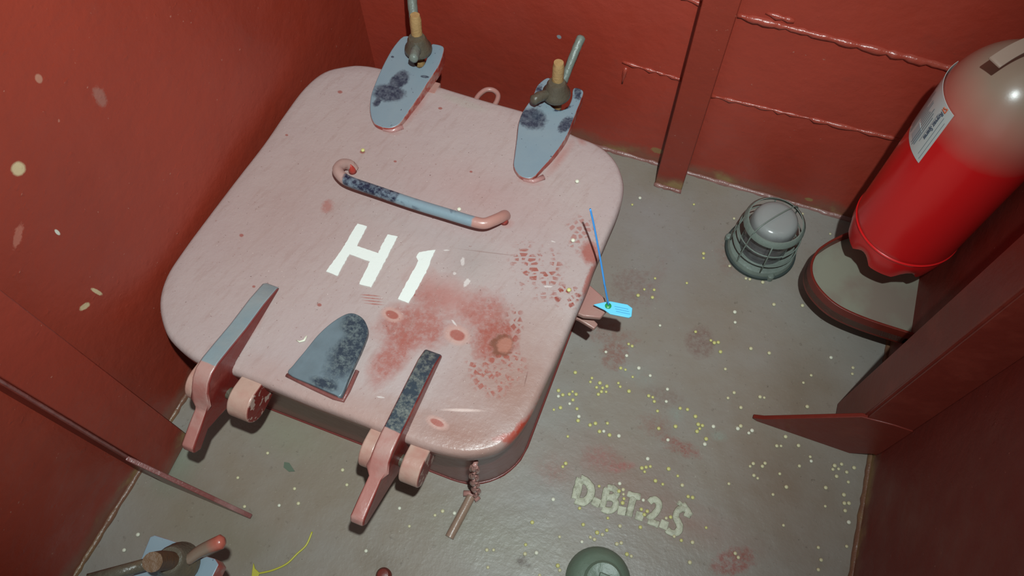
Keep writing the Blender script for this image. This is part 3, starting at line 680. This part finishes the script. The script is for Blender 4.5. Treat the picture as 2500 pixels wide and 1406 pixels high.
bm = bmesh.new(); add_lathe(bm, [(0, .023), (.022, .023), (.022, .05), (.018, .055), (.018, .085), (.012, .098), (0, .100)], LO, 24); mesh_obj('bulb_holder', bm, M_porc, t, smooth='auto')
def ringpath(r, z, n=40): return [(LO.x+r*math.cos(2*math.pi*k/n), LO.y+r*math.sin(2*math.pi*k/n), z) for k in range(n)]
for r, z, w in ((.071, .046, .0016), (.068, .082, .0016)):
    bm = bmesh.new(); add_tube(bm, ringpath(r, z), w, 8, True); mesh_obj('guard_ring', bm, M_lampgrey, t, smooth=True)
bm = bmesh.new(); add_lathe(bm, [(.063, .114), (.0665, .113), (.0655, .120), (.060, .126), (.0575, .126), (.0625, .119), (.063, .114)], LO, 40); mesh_obj('guard_band', bm, M_lampgrey, t, smooth='auto')
for k in range(4):
    a = math.radians(8+90*k); ca, sa = math.cos(a), math.sin(a)
    bm = bmesh.new(); add_tube(bm, [(LO.x+ca*r, LO.y+sa*r, z) for r, z in ((.072, .018), (.072, .05), (.069, .085), (.065, .117))], .0016, 8); mesh_obj('guard_wire', bm, M_lampgrey, t, smooth=True)
a = math.radians(53); ca, sa = math.cos(a), math.sin(a)
bm = bmesh.new(); add_tube(bm, cr([(LO.x+ca*r, LO.y+sa*r, z) for r, z in ((-.073, .016), (-.073, .05), (-.069, .09), (-.064, .122), (-.045, .142), (0, .148), (.045, .142), (.064, .122), (.069, .09), (.073, .05), (.073, .016))], False, 5), .0016, 8); mesh_obj('guard_wire', bm, M_lampgrey, t, smooth=True)
for k in range(3):
    a = math.radians(-62+120*k); p = Vector((LO.x+.076*math.cos(a), LO.y+.076*math.sin(a), 0)); bm = bmesh.new()
    add_lathe(bm, [(0, 0), (.008, 0), (.008, .015), (.005, .018), (0, .018)], p, 14); mesh_obj('lug', bm, M_lampgrey, t, smooth='auto')

# ------------------------------------------------------------------ extinguisher tray
t = thing('extinguisher_tray', 'D-shaped red-rimmed steel tray fixed in the corner under the fire extinguisher', 'tray', (.42, 1.0, .09))
rim = [tuple(bp(u, v, z=.132))[:2] for u, v in ((2240, 832), (2222, 816), (2120, 783), (2050, 752), (2008, 718), (1983, 682), (1978, 646), (1992, 614), (2016, 594), (2045, 578), (2075, 566))]
rim[0] = (.507, .860); rim += [(.39, 1.09), (.43, 1.12), (.507, 1.125)]
rp = [(p.x, p.y) for p in cr(rim[1:-1], False, 5)]; rp = [(.507, rp[0][1])]+rp+[(.507, 1.125)]
cxy = Vector((.43, .99))
bm = bmesh.new(); add_prism(bm, rp, .092, .112); mesh_obj('tray_floor', bm, M_tray, t)
bm = bmesh.new(); n = len(rp); V = []
for i, p in enumerate(rp):
    a = Vector(rp[max(0, i-1)]); b = Vector(rp[min(n-1, i+1)]); tn = (b-a).normalized(); nn = Vector((-tn.y, tn.x))
    if nn.dot(cxy-Vector(p)) < 0: nn = -nn
    q = Vector(p)+nn*.005; p = Vector(p)
    if i in (0, n-1): q = Vector((p.x, q.y))
    V.append([bm.verts.new((*p, .086)), bm.verts.new((*p, .134)), bm.verts.new((*q, .134)), bm.verts.new((*q, .086))])
for a, b in zip(V, V[1:]):
    for k in range(4): bm.faces.new((a[k], a[(k+1) % 4], b[(k+1) % 4], b[k]))
bm.faces.new(V[0]); bm.faces.new(V[-1][::-1]); mesh_obj('rim', bm, M_red, t, bevel=.001)

# ------------------------------------------------------------------ fire extinguisher
t = thing('fire_extinguisher', 'red fire extinguisher with dusty shoulder hanging above tray', 'fire extinguisher', EO)
prof = [(0, .040), (.06, .044), (.085, .052), (.0925, .058), (.0960, .066), (ER, .075)]+[(ER, .075+.30*k/10) for k in range(1, 11)]
z0 = .378
for k in range(1, 13):
    a = math.radians(90*k/12); prof.append((max(.018, ER*math.cos(a)), z0+.110*math.sin(a)))
prof += [(.018, z0+.116), (0, z0+.116)]
bm = bmesh.new(); add_lathe(bm, prof, EO, 72); mesh_obj('cylinder', bm, M_ext, t, smooth='auto')
bm = bmesh.new()
sc_f = lambda u, r, z: (.022*max(0, math.cos(2*math.pi*u*6+1.1)) if z < .03 else 0)
add_lathe(bm, [(.080, .0), (.088, .0), (.0935, .030), (.0965, .054), (.0965, .060), (.0975, .0615), (.0965, .063), (.090, .066), (.088, .054), (.085, .03), (.080, .0)], EO, 96, zfun=sc_f); mesh_obj('foot_skirt', bm, M_ext, t, smooth='auto')
# label wrapped on the shell
def cylp(th, z, off=.0004): a = math.radians(th); return (EO.x+(ER+off)*math.cos(a), EO.y+(ER+off)*math.sin(a), z)
def patch(th0, th1, za, zb, off, mt, parent, name, n=16, m_=1):
    bm = bmesh.new(); top = [];
    rows = [[bm.verts.new(cylp(th0+(th1-th0)*k/n, z, off)) for k in range(n+1)] for z in (za, zb)]
    rows2 = [[bm.verts.new(cylp(th0+(th1-th0)*k/n, z, off-.0006)) for k in range(n+1)] for z in (za, zb)]
    for k in range(n):
        bm.faces.new((rows[0][k], rows[0][k+1], rows[1][k+1], rows[1][k])); bm.faces.new((rows2[0][k], rows2[0][k+1], rows2[1][k+1], rows2[1][k]))
        bm.faces.new((rows[0][k], rows[0][k+1], rows2[0][k+1], rows2[0][k])); bm.faces.new((rows[1][k], rows[1][k+1], rows2[1][k+1], rows2[1][k]))
    bm.faces.new((rows[0][0], rows[1][0], rows2[1][0], rows2[0][0])); bm.faces.new((rows[0][-1], rows[1][-1], rows2[1][-1], rows2[0][-1]))
    return mesh_obj(name, bm, mt, parent, smooth='auto')
lab = patch(-215, -140.5, .508, .622, .0007, M_label, t, 'label', 24)
def sub(o, parent):                                # re-parent a part one level deeper
    o.parent = parent
bm = bmesh.new()
for k in range(17):
    th = -158.5-k*2.6; za = .515 if k % 3 else .520; zb = .575+.03*random.random()
    if k in (3, 4, 5, 6): za = .552
    for s in (0, ):
        a = [bm.verts.new(cylp(th, za, .0014)), bm.verts.new(cylp(th+.9, za, .0014)), bm.verts.new(cylp(th+.9, zb, .0014)), bm.verts.new(cylp(th, zb, .0014))]; bm.faces.new(a)
for th, za, zb in ((-147, .52, .605), (-143.3, .515, .60), (-155, .535, .60)):
    a = [bm.verts.new(cylp(th, za, .0014)), bm.verts.new(cylp(th+.5, za, .0014)), bm.verts.new(cylp(th+.5, zb, .0014)), bm.verts.new(cylp(th, zb, .0014))]; bm.faces.new(a)
o = mesh_obj('printed_lines', bm, M_ink, t); sub(o, lab)
o = patch(-171, -159, .520, .548, .0012, M_patch, t, 'printed_panel', 6); sub(o, lab)
def text_mesh(s, size):
    cu = bpy.data.curves.new('text', 'FONT'); cu.body = s; cu.size = size; cu.offset = .0003; cu.resolution_u = 3
    o = bpy.data.objects.new('text', cu); col.objects.link(o); bpy.context.view_layer.update()
    me = bpy.data.meshes.new_from_object(o.evaluated_get(bpy.context.evaluated_depsgraph_get()))
    bpy.data.objects.remove(o); return me
def wrap_text(s, size, th_base, ztop, mt, name):
    me = text_mesh(s, size); 
    for v in me.vertices:
        u, q = v.co.x, v.co.y
        v.co = Vector(cylp(th_base+math.degrees(q/ER), ztop-u, .0015))-EO
    o = bpy.data.objects.new(name, me); col.objects.link(o); me.materials.append(mt); o.parent = lab; return o
wrap_text('Royvaz Spares', .0105, -153.5, .608, M_text, 'printed_name')
bm = bmesh.new()
for s in ((-154, .612, -149, .612), (-149, .612, -149, .620), (-149, .620, -152, .616), (-154, .616, -152, .616)):
    pa, pb = Vector(cylp(s[0], s[1], .0016)), Vector(cylp(s[2], s[3], .0016)); add_tube(bm, [pa, pb], .0009, 6)
o = mesh_obj('printed_logo', bm, M_or, t); sub(o, lab)
# neck, valve, lever, mounting hook
top = EO.z+z0+.108
bm = bmesh.new(); add_lathe(bm, [(0, 0), (.020, 0), (.021, .012), (.017, .016), (.017, .045), (0, .046)], (EO.x, EO.y, top+.004), 28); mesh_obj('neck', bm, M_teal, t, smooth='auto')
bm = bmesh.new(); add_box(bm, (-.016, -.02, 0), (.016, .06, .032), Matrix.Translation((EO.x, EO.y, top+.045)) @ Matrix.Rotation(math.radians(-15), 4, 'Z')); mesh_obj('valve', bm, M_valve, t, bevel=.004, seg=3)
lp = [bp(2425, 156, z=.722), bp(2465, 130, z=.732), bp(2510, 108, z=.742), bp(2560, 92, z=.752)]
bm = bmesh.new(); lp = cr([tuple(q) for q in lp], False, 4); V = []
for i, q in enumerate(lp):
    d = (lp[min(i+1, len(lp)-1)]-lp[max(i-1, 0)]).normalized(); s = d.cross(Vector((0, 0, 1))).normalized()*.0105; up = Vector((0, 0, .0035))
    V.append([bm.verts.new(q+s), bm.verts.new(q+s+up), bm.verts.new(q-s+up), bm.verts.new(q-s)])
for a, b in zip(V, V[1:]):
    for k in range(4): bm.faces.new((a[k], a[(k+1) % 4], b[(k+1) % 4], b[k]))
bm.faces.new(V[0]); bm.faces.new(V[-1][::-1]); mesh_obj('lever', bm, M_strap, t, bevel=.001)
bm = bmesh.new(); add_box(bm, (EO.x-.002, EO.y+.085, .34), (EO.x+.022, 1.2, .36)); add_box(bm, (EO.x-.01, 1.192, .31), (EO.x+.03, 1.2, .39)); mesh_obj('mounting_hook', bm, M_teal, t, bevel=.001)

# ------------------------------------------------------------------ green round deck cap
p = bp(1462, 1414, z=.02); GO = (p.x, p.y, 0)
t = thing('deck_fitting', 'round dull green screw-down fitting at the bottom edge by deck lettering', 'deck fitting', GO)
bm = bmesh.new(); add_lathe(bm, [(0, 0), (.058, 0), (.061, .004), (.057, .014), (.050, .025), (.040, .031), (0, .032)], GO, 40); mesh_obj('flange', bm, M_green, t, smooth='auto')
bm = bmesh.new(); add_lathe(bm, [(0, .028), (.034, .028), (.036, .036), (.031, .041), (.026, .040), (0, .0385)], (GO[0]+.008, GO[1]-.002, 0), 36); mesh_obj('plug', bm, M_green, t, smooth='auto')
bm = bmesh.new(); add_prism(bm, [(GO[0]-.003, GO[1]-.012), (GO[0]+.018, GO[1]-.012), (GO[0]+.018, GO[1]+.010), (GO[0]-.003, GO[1]+.010)], .037, .044); mesh_obj('key_square', bm, M_green, t, bevel=.002)

# ------------------------------------------------------------------ raised deck lettering
t = thing('deck_lettering', 'worn white raised lettering D.B.T.2.S welded on the grey deck', 'lettering', (.08, .37, 0))
def stroke(paths, wd=.0068, h=.0022, name='raised_letter', closed=False):
    bm = bmesh.new()
    for pth in paths:
        q = [bp(u, v, z=.001) for u, v in pth]; q = cr([tuple(a) for a in q], False, 4) if len(q) > 2 else q
        add_tube(bm, [(a[0], a[1], .0005) for a in q], [wd*random.uniform(.9, 1.1) for _ in q], 10, flat=h/wd)
    return mesh_obj(name, bm, M_worn, t, smooth=True)
stroke([[(1417, 1167), (1411, 1190), (1404, 1218)], [(1417, 1167), (1432, 1175), (1443, 1192), (1440, 1212), (1424, 1225), (1404, 1220)]], .0084)
stroke([[(1483, 1190), (1476, 1215), (1470, 1240)], [(1483, 1190), (1497, 1192), (1506, 1202), (1499, 1213), (1480, 1214)], [(1480, 1214), (1496, 1216), (1504, 1228), (1497, 1243), (1482, 1246), (1470, 1241)]])
stroke([[(1532, 1204), (1548, 1210), (1564, 1213)], [(1547, 1212), (1541, 1235), (1535, 1260)]])
stroke([[(1585, 1226), (1594, 1219), (1605, 1222), (1609, 1236), (1600, 1252), (1582, 1268)], [(1582, 1270), (1594, 1275), (1608, 1281)]])
stroke([[(1676, 1262), (1680, 1248), (1670, 1241), (1655, 1246), (1650, 1262), (1656, 1274), (1660, 1288), (1652, 1300), (1638, 1300), (1628, 1292)]])
for u, v in ((1455, 1226), (1518, 1247), (1561, 1260), (1621, 1281)):
    p = bp(u, v, z=0); bm = bmesh.new(); add_box(bm, (-.008, -.0085, -.0002), (.008, .0085, .002), Matrix.Translation((p.x, p.y, 0)) @ Matrix.Rotation(random.uniform(-.2, .2), 4, 'Z')); mesh_obj('raised_dot', bm, M_worn, t, bevel=.001)
stroke([[(1655, 1225), (1664, 1232)], [(1668, 1228), (1676, 1240)], [(1680, 1248), (1688, 1258)]], .005, name='paint_smear')

# ------------------------------------------------------------------ neighbouring hatch (only its nearest clamp is in view)
O2 = Vector((-.50, -.40, 0))
t = thing('hatch_coaming', 'second hatch coaming just below the bottom left edge, mostly out of view', 'coaming', O2)
bm = bmesh.new(); add_prism(bm, rrect(-.82, -.80, -.20, -.125, .11), 0, .27); mesh_obj('curb', bm, M_coam, t, bevel=.002)
bm = bmesh.new(); kn = bp(540, 1392, z=.26); add_prism_x(bm, [(-.17, .306), (-.03, .304), (-.012, .292), (-.03, .280), (-.17, .280)], kn.x-.014, kn.x+.014); knob = bm
t = thing('hatch_cover', 'neighbouring hatch cover whose blue-grey forked clamp shows at bottom left', 'hatch cover', (-.5, -.4, .31))
bm = bmesh.new(); add_prism(bm, rrect(-.85, -.83, -.17, -.155, .13), .275, .31); mesh_obj('lid', bm, M_pinkpaint, t, bevel=.008, seg=3)
hb = bp(432, 1374, z=.36); hx, hy = hb.x, hb.y
q3 = lambda u, v: tuple(bp(u, v, z=.345))[:2]
bm = bmesh.new(); pts = [q3(358, 1330), q3(366, 1310), q3(378, 1306), q3(440, 1326), (hx-.0215, hy+.022), (hx-.0215, hy-.012), (hx-.012, hy-.024), (hx+.012, hy-.024), (hx+.0215, hy-.012), (hx+.0215, hy+.018), q3(505, 1358), q3(525, 1364), q3(534, 1378), q3(520, 1406)]
pts += [(-.50, -.16), (-.53, -.22), (-.58, -.22), (-.61, -.16), q3(330, 1398)]
add_prism(bm, pts, .311, .345); mesh_obj('clamp_plate', bm, M_fork3, t, bevel=.0025, seg=3)
mesh_obj('hinge_lug', knob, M_pinkpaint, t, bevel=.004)
t = thing('swing_bolt', 'brown greased swing bolt with long-armed nut at the bottom left corner', 'bolt', (hx, hy, .29))
bm = bmesh.new(); add_lathe(bm, [(0, 0), (.028, 0), (.031, .006), (.029, .014), (.024, .022), (.021, .036), (.018, .040), (0, .041)], (hx, hy, .347), 32); mesh_obj('nut', bm, M_grease, t, smooth='auto')
tp = bp(372, 1372, z=.46); bm = bmesh.new(); add_tube(bm, [(hx, hy, .29), (hx, hy, .38), ((hx+tp.x)/2, (hy+tp.y)/2, .425), tuple(tp)], [.013, .013, .0135, .013], 16, jitter=.03); mesh_obj('threaded_rod', bm, M_rust, t, smooth='auto')
bm = bmesh.new(); e = bp(541, 1322, z=.385); add_tube(bm, cr([(hx+.018, hy+.008, .372), tuple(bp(490, 1345, z=.378)), tuple(e)], False, 5)+[Vector(e)+Vector((.004, .003, 0))], [.0075+.0003*k for k in range(11)]+[.005], 14)
m = NB('red_tipped_handle_paint', .3); q = e-Vector((hx, hy, .29)); v_ = m.mapv(tuple(q), (0, 0, 0), (.02, .02, .02)); n_ = m.n.new('ShaderNodeVectorMath'); n_.operation = 'LENGTH'; m.l.new(v_, n_.inputs[0])
m.color(m.mix(m.rng(n_.outputs['Value'], .5, 1.1), lin((160, 84, 70)), lin((118, 98, 84)))); m.bump(m.noise(60, 3), .4, .002)
mesh_obj('nut_handle', bm, m.m, t, smooth=True)
bm = bmesh.new(); e = bp(215, 1416, z=.39); add_tube(bm, [(hx-.018, hy-.005, .372), tuple(e)], .009, 12); mesh_obj('nut_handle', bm, M_grease, t, smooth=True)

# ------------------------------------------------------------------ small loose things
bm = bmesh.new(); q = [bp(u, v, z=.003) for u, v in ((762, 1298), (748, 1330), (725, 1352), (700, 1376), (665, 1392), (630, 1400))]
t = thing('cable_tie', 'broken yellow plastic tie lying curled on the deck at bottom', 'cable tie', (q[-1].x, q[-1].y, 0))
add_tube(bm, cr([tuple(a) for a in q], False, 5), .0018, 8); mesh_obj('strap', bm, M_yel, t, smooth=True)
bm = bmesh.new(); add_prism(bm, [tuple(bp(u, v, z=.003))[:2] for u, v in ((619, 1374), (623, 1388), (634, 1398), (630, 1412), (614, 1412), (616, 1392))], .0005, .005); mesh_obj('head', bm, M_yel, t, bevel=.001)
p = bp(706, 1141, z=0); bm = bmesh.new(); add_prism(bm, [(p.x-.014, p.y+.006), (p.x-.004, p.y+.008), (p.x+.008, p.y+.001), (p.x+.015, p.y-.003), (p.x+.004, p.y-.008), (p.x-.010, p.y-.004)], .0002, .002)
tag(mesh_obj('paint_flake', bm, M_flake), 'dark green paint flake on the deck between the two hinge arms', 'flake')
p = bp(738, 830, z=.312); bm = bmesh.new(); add_tube(bm, [(p.x+.004, p.y+.009, .3135), (p.x+.004, p.y, .3135), (p.x-.002, p.y-.005, .3135), (p.x-.009, p.y-.004, .3135)], [.002, .0022, .0018, .0008], 8)
tag(mesh_obj('paint_chip', bm, M_pw, smooth=True), 'small curved white chip on the hatch cover beside the dark pad', 'chip')
p = bp(935, 1403, z=.02); bm = bmesh.new(); add_lathe(bm, [(0, 0), (.014, 0), (.014, .016), (.010, .022), (0, .024)], (p.x, p.y, 0), 20)
tag(mesh_obj('stud', bm, M_red, smooth='auto'), 'small round dark red stud at the bottom edge of the deck', 'stud')

# ------------------------------------------------------------------ pellets
def conv(s, ox, oy, pts): return [(ox+p[0]/s, oy+p[1]/s, p[2] if len(p) > 2 else 0) for p in pts]
W = 1
P = conv(3.516, 1300, 800, [(825,140),(845,152),(630,208,W),(808,240,W),(757,347),(798,360),(860,422),(367,385),(510,432),(497,465),(578,475),(550,512),(638,503),(602,517),(593,545),(632,550),(565,572),(223,540),(222,588,W),(260,577),(316,571),(344,548),(374,572),(347,620),(319,652,W),(183,703),(240,687),(382,696),(398,762,W),(391,798),(494,836),(540,822),(643,820),(575,891),(606,889,W),(661,922),(741,929,W),(303,933),(737,475),(750,500),(828,546),(1010,411,W),(997,585),(1032,597),(1045,633),(1148,633,W),(1073,715),(1267,692),(1330,702),(1398,762),(1083,865),(1227,848),(1552,848,W),(1422,830),(1450,838),(1435,860),(1417,885),(1490,955),(1478,1000,W),(1162,963,W),(285,1165),(265,1187),(938,1205),(962,1200),(988,1195),(958,1230),(988,1125,W),(1168,1212),(1247,1272),(1055,1314),(1118,1343),(1285,1352),(572,1360),(748,1338,W),(778,1390),(1400,35),(1560,130),(912,347,W),(1158,528,W)])
P += conv(3.125, 1100, 1000, [(2190,145,W),(2275,178,W),(2285,432),(2378,432),(2343,523),(2123,565),(1312,612),(1318,635),(1320,657),(1312,712),(1470,690,W),(1455,760),(1500,775),(1483,795),(1812,663),(1843,670),(1645,827),(1668,822),(1950,900),(1448,897),(1292,888),(1200,827),(1012,877),(985,752),(623,860),(832,970),(1118,938),(1158,953),(1192,920),(1067,973),(1098,990),(1002,1008,W),(1268,1025),(1300,1017),(1760,997),(1845,1012),(1706,967),(1345,1103),(1373,1115),(1825,1165),(2195,1127),(573,1030),(568,1100),(277,1070),(328,1070),(285,1203),(818,1190),(828,1213),(655,1092,W),(30,790,W),(783,685,W),(680,1263)])
P += conv(2.009, 1700, 420, [(185,228),(35,400),(35,422),(148,332),(163,461),(243,522),(262,526),(325,541),(521,205),(657,303),(380,650),(520,655),(188,687,W),(190,737,W),(267,866),(118,882),(80,832),(103,836),(357,888),(660,910,W),(768,960),(765,990),(142,966),(563,997),(525,1033),(185,1082),(155,1108),(312,1103),(332,1106),(543,1151),(218,1155),(203,1258),(258,1279,W),(437,1298)])
P += conv(2.529, 1800, 850, [(243,603),(260,603),(377,601),(450,670),(455,693,W),(80,728),(155,728),(383,727),(600,725),(643,716),(590,747),(625,745),(720,738),(675,765),(612,791),(685,826),(262,775),(125,802),(302,857),(220,903),(545,861),(657,905),(660,957),(686,957),(543,975),(665,1003),(687,1074,W),(285,1093),(500,1230),(675,1223),(517,1307),(500,1367),(5,1290)])
P += conv(3.056, 1200, 440, [(1107,133,W),(1510,180),(1050,182),(1220,732),(1457,767),(1140,814),(1093,860),(1200,875),(1257,1083,W),(1213,818)])
P += conv(2.13, 360, 660, [(625,950),(765,1135),(1015,1038),(505,1228),(685,1222,W),(1495,1273),(1535,1252),(1362,1330),(470,1078),(785,1212),(1037,1115)])
P += conv(3.571, 300, 1230, [(133,268,W),(12,403,W),(2120,410,W),(2412,38,W)])
protos = []
for nm, mt in (('pellet', M_py), ('white_pellet', M_pw), ('cream_pellet', M_pc)):
    bm = bmesh.new(); bmesh.ops.create_icosphere(bm, subdivisions=2, radius=.0042)
    for v in bm.verts: v.co.z *= .72
    o = mesh_obj('pellet', bm, mt, smooth=True); protos.append(o)
used = [False]*3; seen = []
def pellet(x, y, z, kind, label, group, s=1.0):
    o = protos[kind]
    if used[kind]: o = o.copy(); col.objects.link(o)
    used[kind] = True; o.location = (x, y, z+.0030*s); o.scale = (s, s, s); o.rotation_euler = (0, 0, random.uniform(0, 6))
    o['label'] = label; o['category'] = 'pellet'
    if group: o['group'] = group
    elif 'group' in o: del o['group']
    return o
rnd = random.Random(3)
for u, v, k in P:
    q = bp(u, v, z=.002)
    for _ in range(4):
        hit = [s for s in seen if (Vector(s)-Vector((q.x, q.y))).length < .0086]
        if not hit: break
        d = Vector((q.x, q.y))-Vector(hit[0]); d = d.normalized() if d.length > 1e-5 else Vector((1, 0)); q.x, q.y = (Vector(hit[0])+d*.0088)
    if q.x > XR-.016: q.x = XR-.018
    seen.append((q.x, q.y))
    if u < 860: reg = 'between the left wall and the two hinge arms'
    elif u < 1330 and v > 1040: reg = 'in front of the hatch near its locking pin'
    elif u > 1760 and v < 700: reg = 'around the caged light'
    elif 1395 < u < 1720 and 1170 < v < 1320: reg = 'among the white D.B.T.2.S letters'
    elif v > 1310: reg = 'near the bottom edge around the green fitting'
    elif u > 2000 and v > 1080: reg = 'close to the right wall below its foot bracket'
    elif v < 800: reg = 'behind and beside the blue seal'
    elif u > 1820: reg = 'around the tip of the pointed foot bracket'
    elif u > 1740: reg = 'on the open deck right of the lettering'
    elif v < 1040: reg = 'in the dense scatter right of the hatch corner'
    else: reg = 'in the scatter just above the white lettering'
    kd, ad = (1, 'whitish') if k else ((2, 'dull cream') if (u > 1760 or v > 1180 and rnd.random() < .4 or u < 1250) else (0, 'bright yellow'))
    pellet(q.x, q.y, 0, kd, 'tiny %s pellet on the deck %s' % (ad, reg), '%s pellets %s' % (ad, reg), rnd.uniform(.72, 1.05))
for u, v, k, lb in ((886, 367, 0, 'pale yellow pellet on hatch cover above the bar handle\'s left end'), (1121, 511, 1, 'whitish pellet on hatch cover just behind the bar handle\'s grey part'),
                    (1409, 443, 1, 'whitish pellet on hatch cover near its rear right corner'), (1399, 587, 1, 'whitish pellet on hatch cover left of the blue strap'),
                    (1389, 708, 0, 'yellow pellet on the red shoe print by the hatch cover\'s right edge')):
    q = bp(u, v, z=.314); pellet(q.x, q.y, .3118, k, lb, None, 1.0)
for o in bpy.data.objects:
    if '_o' in o: del o['_o']
